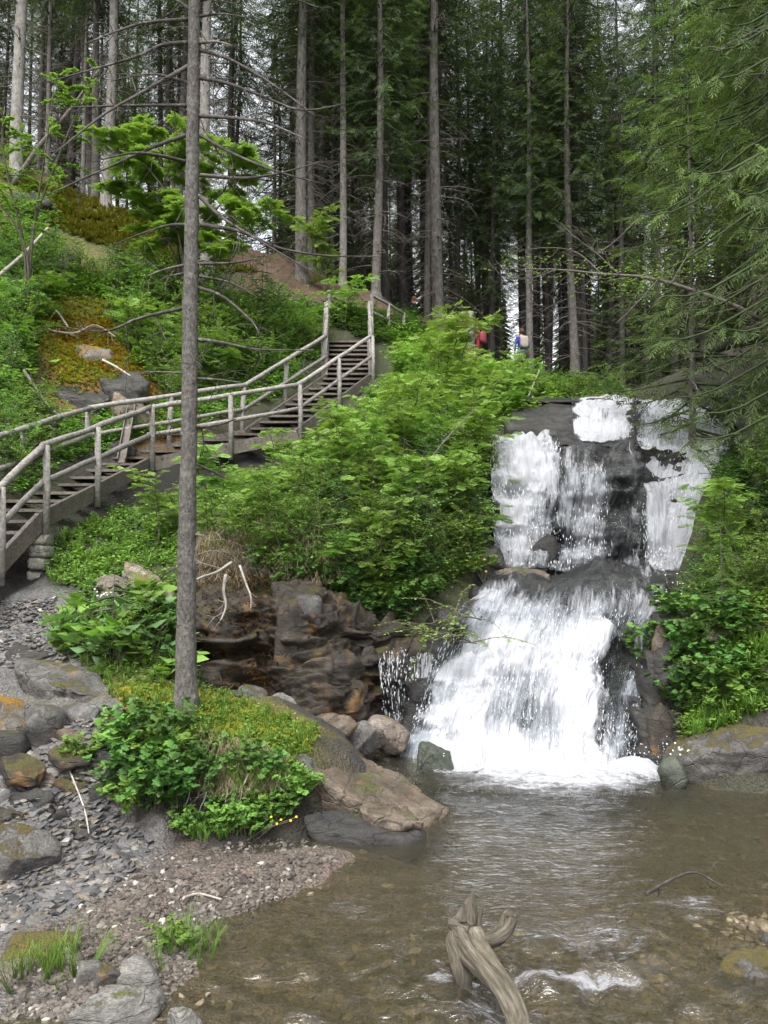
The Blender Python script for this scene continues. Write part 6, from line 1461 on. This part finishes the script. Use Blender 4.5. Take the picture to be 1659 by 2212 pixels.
tufts('moss', 'yellow green moss cushions on the mound', [(330, 1480), (480, 1490), (690, 1580), (640, 1690), (400, 1680), (320, 1600), (230, 1480)], 5200, MOSS, MOSSY, .018, .05, 10, 'moss', .4)
tufts('moss', 'yellow and olive moss carpet on the left hillside', [(95, 640), (230, 650), (260, 740), (320, 820), (130, 830), (85, 750)], 2600, MOSS, MOSSY, .03, .1, 11, 'moss', .4)
tufts('moss', 'thin outer moss fringe on the left hillside', [(50, 570), (200, 590), (320, 650), (360, 800), (400, 880), (200, 880), (60, 860), (40, 740)], 2600, MOSS, MOSSG, .03, .1, 28, 'moss', .4)
tufts('undergrowth', 'small green herbs growing through the hillside moss', [(50, 590), (240, 610), (320, 700), (360, 850), (120, 850), (50, 760)], 260, CLUMP, LEAF, .08, .2, 29, 'undergrowth')
tufts('moss', 'orange moss patches on the hillside ledges', [(110, 680), (240, 690), (320, 790), (340, 860), (220, 800), (120, 760)], 1500, MOSS, MOSSO, .04, .1, 12, 'moss', .4)
tufts('moss', 'mossy grass on the crest at the upper left', [(30, 380), (240, 440), (420, 530), (560, 590), (420, 590), (240, 540), (60, 470)], 2200, MOSS, MOSSG, .1, .25, 13, 'moss', .3)
tufts('undergrowth', 'sparse plants in the shade under the stairs', [(100, 1180), (200, 1120), (430, 1040), (430, 1200), (300, 1240), (180, 1280), (110, 1260)], 420, CLUMP, LEAF, .1, .28, 18, 'undergrowth')
tufts('grass', 'grass in the shade under the stairs', [(100, 1180), (200, 1120), (430, 1060), (430, 1200), (300, 1240), (180, 1300), (110, 1260)], 260, TUFT, GRASS, .12, .3, 19)
tufts('undergrowth', 'green plants around the leaning slabs', [(200, 1200), (400, 1150), (400, 1330), (180, 1330)], 300, CLUMP, LEAF, .08, .2, 20, 'undergrowth')
mb = MB(); r = np.random.default_rng(4); mb.batch(MOSS[0], WALLMOSS, rnd_rot(len(WALLMOSS), r, .8), .025 + .035 * r.random(len(WALLMOSS)), r.normal(0, .15, len(WALLMOSS)))
tag(mb.build('moss', MOSSB, None, True), 'rusty brown moss curtain hanging on the rock wall', 'moss', kind='stuff')
tufts('dry_grass', 'bleached dry grass hanging over the bank', [(560, 1130), (660, 1110), (800, 1170), (830, 1230), (720, 1290), (560, 1280)], 190, TUFT_D, DRYGRASS, .18, .42, 14)
tufts('dry_grass', 'dry root tangle beside the near trunk', [(410, 1170), (530, 1190), (540, 1290), (420, 1290)], 160, TUFT_D, DRYGRASS, .2, .4, 15)
tufts('dry_grass', 'dry grass and rootlets on the front of the mound', [(280, 1600), (400, 1610), (620, 1650), (600, 1740), (330, 1730)], 240, TUFT_D, DRYGRASS, .08, .22, 16)
tufts('undergrowth', 'dark ferny plants under the forest edge', [(400, 640), (900, 680), (1000, 790), (1340, 830), (1340, 855), (1100, 850), (700, 700)], 700, CLUMP, LEAF_D, .2, .55, 17, 'undergrowth')
for px, py, s, lab in ((110, 2110, .24, 'thick grass tuft beside the mossy flat rock'), (410, 2060, .2, 'thin grass tuft at the gravel shore'), (565, 1700, .26, 'grass tuft drooping from the right of the mound'), (470, 1808, .16, 'little grass tuft at the gravel edge'), (660, 935, .0, '')):
    if not s: continue
    root = empty('grass_tuft', hit(px, py)); tag(root, lab, 'grass')
    mb = MB(); r = np.random.default_rng(int(px)); q = np.column_stack([r.normal(0, .1, 22), r.normal(0, .07, 22), np.zeros(22)]); R_ = rnd_rot(22, r, .3)
    for k in range(2): mb.batch(TUFT_F[k], q[k::2], R_[k::2], s * r.uniform(.4, 1.15, 11), r.normal(0, .12, 11))
    mb.build('blades', GRASS, root)
def flower_tpl(n=5):
    mb = MB(); 
    for i in range(n):
        a = i * 6.283 / n; V, T, C = blade_tpl(1, .8, .3, .4, .8); mb.add(V @ basis(np.array((math.cos(a), math.sin(a), .35)), (0, 0, 1)).T, T, None, C)
    return mb.tpl()
FL = flower_tpl()
def flowers(name, label, pts, mat, size, cat='flower'):
    root = empty(name, pts[0] - np.array((0, 0, .12))); tag(root, label, cat); o0 = np.array(root.location); r = np.random.default_rng(int(abs(pts[0][0]) * 1000))
    mb = MB(); st = MB()
    mb.batch(FL, np.array(pts) - o0, basis(np.array([(r.normal(0, .3), 1, .9) for _ in pts]), np.array([(0, -1, .8)] * len(pts))), size)
    for p in pts: st.tube([np.array((r.normal(0, .02), 0, -.05)), (p - o0) * .6, p - o0], .003, 3)
    mb.build('blossom', mat, root); st.build('stem', STEM, root)
flowers('marsh_marigold', 'yellow flowered marsh marigold under the mound at the gravel edge', [P(528, 1771, 5.85), P(586, 1765, 5.85), P(607, 1771, 5.84), P(598, 1780, 5.82), P(628, 1773, 5.83), P(640, 1765, 5.86)], PETAL_Y, .012)
flowers('marsh_marigold', 'yellow flowered marsh marigold by the flat shelf rock', [P(1008, 1212, 10.4), P(1030, 1215, 10.4), P(1042, 1222, 10.3), P(1050, 1235, 10.3), P(1046, 1210, 10.4)], PETAL_Y, .024)
r = np.random.default_rng(31)
flowers('white_umbel', 'white flowered plants on the right bank beside the shelf', [P(1470 + r.normal(0, 28), 1280 + r.normal(0, 30), 9.0 + r.normal(0, .1)) for _ in range(40)], PETAL_W, .011)
flowers('white_umbel', 'white blossoms at the foot of the right bank by the boulder', [P(1465 + r.normal(0, 14), 1625 + r.normal(0, 14), 7.55) for _ in range(16)], PETAL_W, .012)
flowers('white_umbel', 'white blossoms in front of the leaning brown slab', [P(225 + r.normal(0, 20), 1285 + r.normal(0, 8), 8.8) for _ in range(14)], PETAL_W, .014)
flowers('white_umbel', 'white blossoms in the herbs under the near trunk', [P(372 + r.normal(0, 10), 1645 + r.normal(0, 5), 6.05) for _ in range(8)], PETAL_W, .01)
r = np.random.default_rng(33)
for i, (px, py, lab) in enumerate(((500, 1795, 'round-leaved marigold leaves under the yellow flowers'),)):
    pass

# ------------------------------------------------------------------ hikers
def person(label, px, py, d, jacket, trousers, hair, rz=0.0, pack=None, cap=None, H=1.7):
    p = P(px, py, d); head_z = p[2]; root = empty('person', (p[0], p[1], head_z - H), rz); tag(root, label, 'person', 'hikers on the forest path')
    k = H / 1.7
    J = {'hip': (0, 0, .92), 'belly': (0, .0, 1.1), 'chest': (0, .0, 1.3), 'neck': (0, .01, 1.46), 'head0': (0, .03, 1.55), 'head1': (0, .03, 1.64),
         'lk': (-.1, .06, .5), 'la': (-.11, .0, .09), 'lt': (-.11, .14, .04), 'rk': (.1, .0, .5), 'ra': (.11, -.12, .1), 'rt': (.11, .02, .04), 'lh': (-.09, 0, .86), 'rh': (.09, 0, .86),
         'ls': (-.19, 0, 1.38), 'le': (-.25, -.02, 1.12), 'lw': (-.22, .12, .92), 'rs': (.19, 0, 1.38), 're': (.25, -.02, 1.12), 'rw': (.22, .12, .92), 'lf': (-.2, .18, .86), 'rf': (.2, .18, .86)}
    Rr = {'hip': .14, 'belly': .135, 'chest': .155, 'neck': .055, 'head0': .08, 'head1': .085, 'lk': .06, 'la': .04, 'lt': .035, 'rk': .06, 'ra': .04, 'rt': .035, 'lh': .09, 'rh': .09, 'ls': .075, 'le': .05, 'lw': .032, 'rs': .075, 're': .05, 'rw': .032, 'lf': .03, 'rf': .03}
    E = [('hip', 'belly'), ('belly', 'chest'), ('chest', 'neck'), ('neck', 'head0'), ('head0', 'head1'), ('hip', 'lh'), ('lh', 'lk'), ('lk', 'la'), ('la', 'lt'), ('hip', 'rh'), ('rh', 'rk'), ('rk', 'ra'), ('ra', 'rt'), ('chest', 'ls'), ('ls', 'le'), ('le', 'lw'), ('lw', 'lf'), ('chest', 'rs'), ('rs', 're'), ('re', 'rw'), ('rw', 'rf')]
    nm = list(J); me = bpy.data.meshes.new('body'); me.from_pydata([np.array(J[q]) * k for q in nm], [(nm.index(a), nm.index(b)) for a, b in E], [])
    o = bpy.data.objects.new('tmp', me); COL.objects.link(o); md = o.modifiers.new('s', 'SKIN'); sk = me.skin_vertices[0].data
    for i, q in enumerate(nm): sk[i].radius = (Rr[q] * k, Rr[q] * k * .8)
    sk[0].use_root = True
    o.modifiers.new('d', 'SUBSURF').levels = 2
    dg = bpy.context.evaluated_depsgraph_get(); m2 = bpy.data.meshes.new_from_object(o.evaluated_get(dg)); bpy.data.objects.remove(o)
    skin = plain('skin_' + label[:12], (.45, .26, .18)); jm = plain('jacket_' + label[:12], jacket); tm = plain('trousers_' + label[:12], trousers)
    m2.materials.clear()
    for q in (jm, tm, skin): m2.materials.append(q)
    for f in m2.polygons:
        z = f.center[2] / k; f.material_index = 2 if (z > 1.45 or (z < .93 and abs(f.center[0]) > .17 * k)) else (0 if z > .82 else 1); f.use_smooth = True
    link('body', m2, root)
    hm = plain('hair_' + label[:12], hair); V, T = ICO[3]; hv = V * np.array((.098, .112, .11)) * k; hv = hv[:] + np.array((0, -.002, 1.635 * k)); hv[:, 2] = np.maximum(hv[:, 2], (1.55 + .06 * np.clip(V[:, 1] * 3, -.6, 1)) * k)
    link('hair', np_mesh('hair', hv, T, None, None, None, True, [hm]), root)
    if cap is not None:
        cv = V * np.array((.104, .118, .085)) * k + np.array((0, .0, 1.66 * k)); cv[:, 2] = np.maximum(cv[:, 2], 1.635 * k); mb = MB(); mb.add(cv, T); mb.box(np.array((0, .14, 1.645)) * k, np.array((.07, .06, .008)) * k)
        mb.build('cap', plain('cap_' + label[:12], cap), root)
    if pack is not None:
        V5, T5 = rock_verts(7, 3, 4, 0, .0); bv = V5 * np.array((.15, .09, .22)) * k + np.array((0, -.2, 1.2)) * k
        bo = link('backpack', np_mesh('backpack', bv, T5, None, None, None, True, [plain('pack_' + label[:12], pack)]), root)
        mb = MB()
        for s in (-1, 1): mb.tube(np.array([(s * .1, -.14, 1.38), (s * .11, .02, 1.47), (s * .12, .14, 1.3), (s * .13, .0, 1.08)]) * k, .016, 5)
        mb.build('strap', plain('strap_' + label[:12], (.5, .2, .08)), bo)
person('hiker in a bright blue jacket with a small pack, seen from behind', 1127, 712, 27.0, (.015, .03, .3), (.06, .045, .035), (.06, .03, .018), .25, (.3, .26, .22))
person('hiker in a red jacket half hidden behind the broken snag', 1033, 702, 26.5, (.24, .025, .035), (.03, .03, .035), (.05, .04, .03), .9, (.25, .04, .05), H=1.6)
person('hiker with a grey cap and orange jacket among the bushes', 1000, 676, 26.0, (.2, .06, .035), (.04, .04, .04), (.25, .24, .22), -.4, None, (.3, .29, .28))
person('hiker with a pale cap next to the grey capped one', 1017, 675, 26.2, (.16, .06, .04), (.05, .04, .04), (.3, .28, .25), .3, None, (.55, .52, .48))
person('dark clothed hiker with reddish hair at the forest edge', 894, 642, 28.0, (.012, .012, .014), (.012, .012, .014), (.22, .07, .03), 1.2)

# ------------------------------------------------------------------ labels that single out each repeat
LAND = (('the grey cut stump', 150, 560), ('the black hillside ledge', 160, 835), ('the far left pale trunk', 35, 250), ('the top of the stairs', 750, 670), ('the stair landing', 590, 930), ('the lowest stair post', 92, 1050), ('the scarred pale trunk', 450, 400), ('the exposed-root spruce', 652, 480),
        ('the curved bare branch', 900, 1050), ('the broken reddish stump', 1005, 790), ('the hiker in blue', 1127, 740), ('the top cascade', 1300, 890), ('the left stream', 1090, 1080), ('the tall middle spruce', 947, 400), ('the side trickle', 870, 1450), ('the mossy right boulder', 1560, 1600),
        ('the needle-strewn rock', 1600, 1365), ('the right stream', 1450, 1080), ('the near trunk foot', 400, 1560), ('the leaning slabs', 280, 1250), ('the orange mossed boulder', 20, 1560), ('the yellow flowers', 590, 1772), ('the dry grass bank', 680, 1200), ('the bare bough tip', 1100, 580), ('the squared mossy block', 665, 1310), ('the forked driftwood', 1020, 1980), ('the near trunk top', 420, 60), ('the left picture edge', -60, 300), ('the upper left corner', 0, 0), ('the stair trio of spruces', 680, 300), ('the top middle edge', 830, 0), ('the upper right corner', 1650, 30), ('the straight grey spruce', 1242, 500), ('the mossy fallen log', 1600, 740), ('the bough fork', 1340, 590))
ORD = ('', 'second ', 'third ', 'fourth ', 'fifth ', 'sixth ', 'seventh ', 'eighth ', 'ninth ', 'tenth ', 'eleventh ', 'twelfth ', 'thirteenth ', 'fourteenth ', 'fifteenth ', 'sixteenth ', 'seventeenth ', 'eighteenth ', 'nineteenth ', 'twentieth ', 'twenty-first ', 'twenty-second ', 'twenty-third ', 'twenty-fourth ', 'twenty-fifth ', 'twenty-sixth ')
def proj(p):
    x, y, z = p; z -= CAMZ; f = y * CP + z * SP; return 829.5 + F * x / f, 1106 - F * (z * CP - y * SP) / f
def relabel(reg, up):
    groups = {}
    for o, s in reg: groups.setdefault(s, []).append(o)
    for s, objs in groups.items():
        xy = np.array([proj(np.array(o.location) + np.array((0, 0, up))) for o in objs])
        D = np.array([np.hypot(xy[:, 0] - a, xy[:, 1] - b) for _, a, b in LAND])
        rk = np.argsort(np.argsort(D, axis=1), axis=1)
        for i, o in enumerate(objs):
            k = min(range(len(LAND)), key=lambda q: (rk[q, i], D[q, i]))
            o['label'] = '%s, %snearest to %s' % (s, ORD[min(25, rk[k, i])], LAND[k][0])
relabel(REG, .3); relabel(FARREG, 5.0)
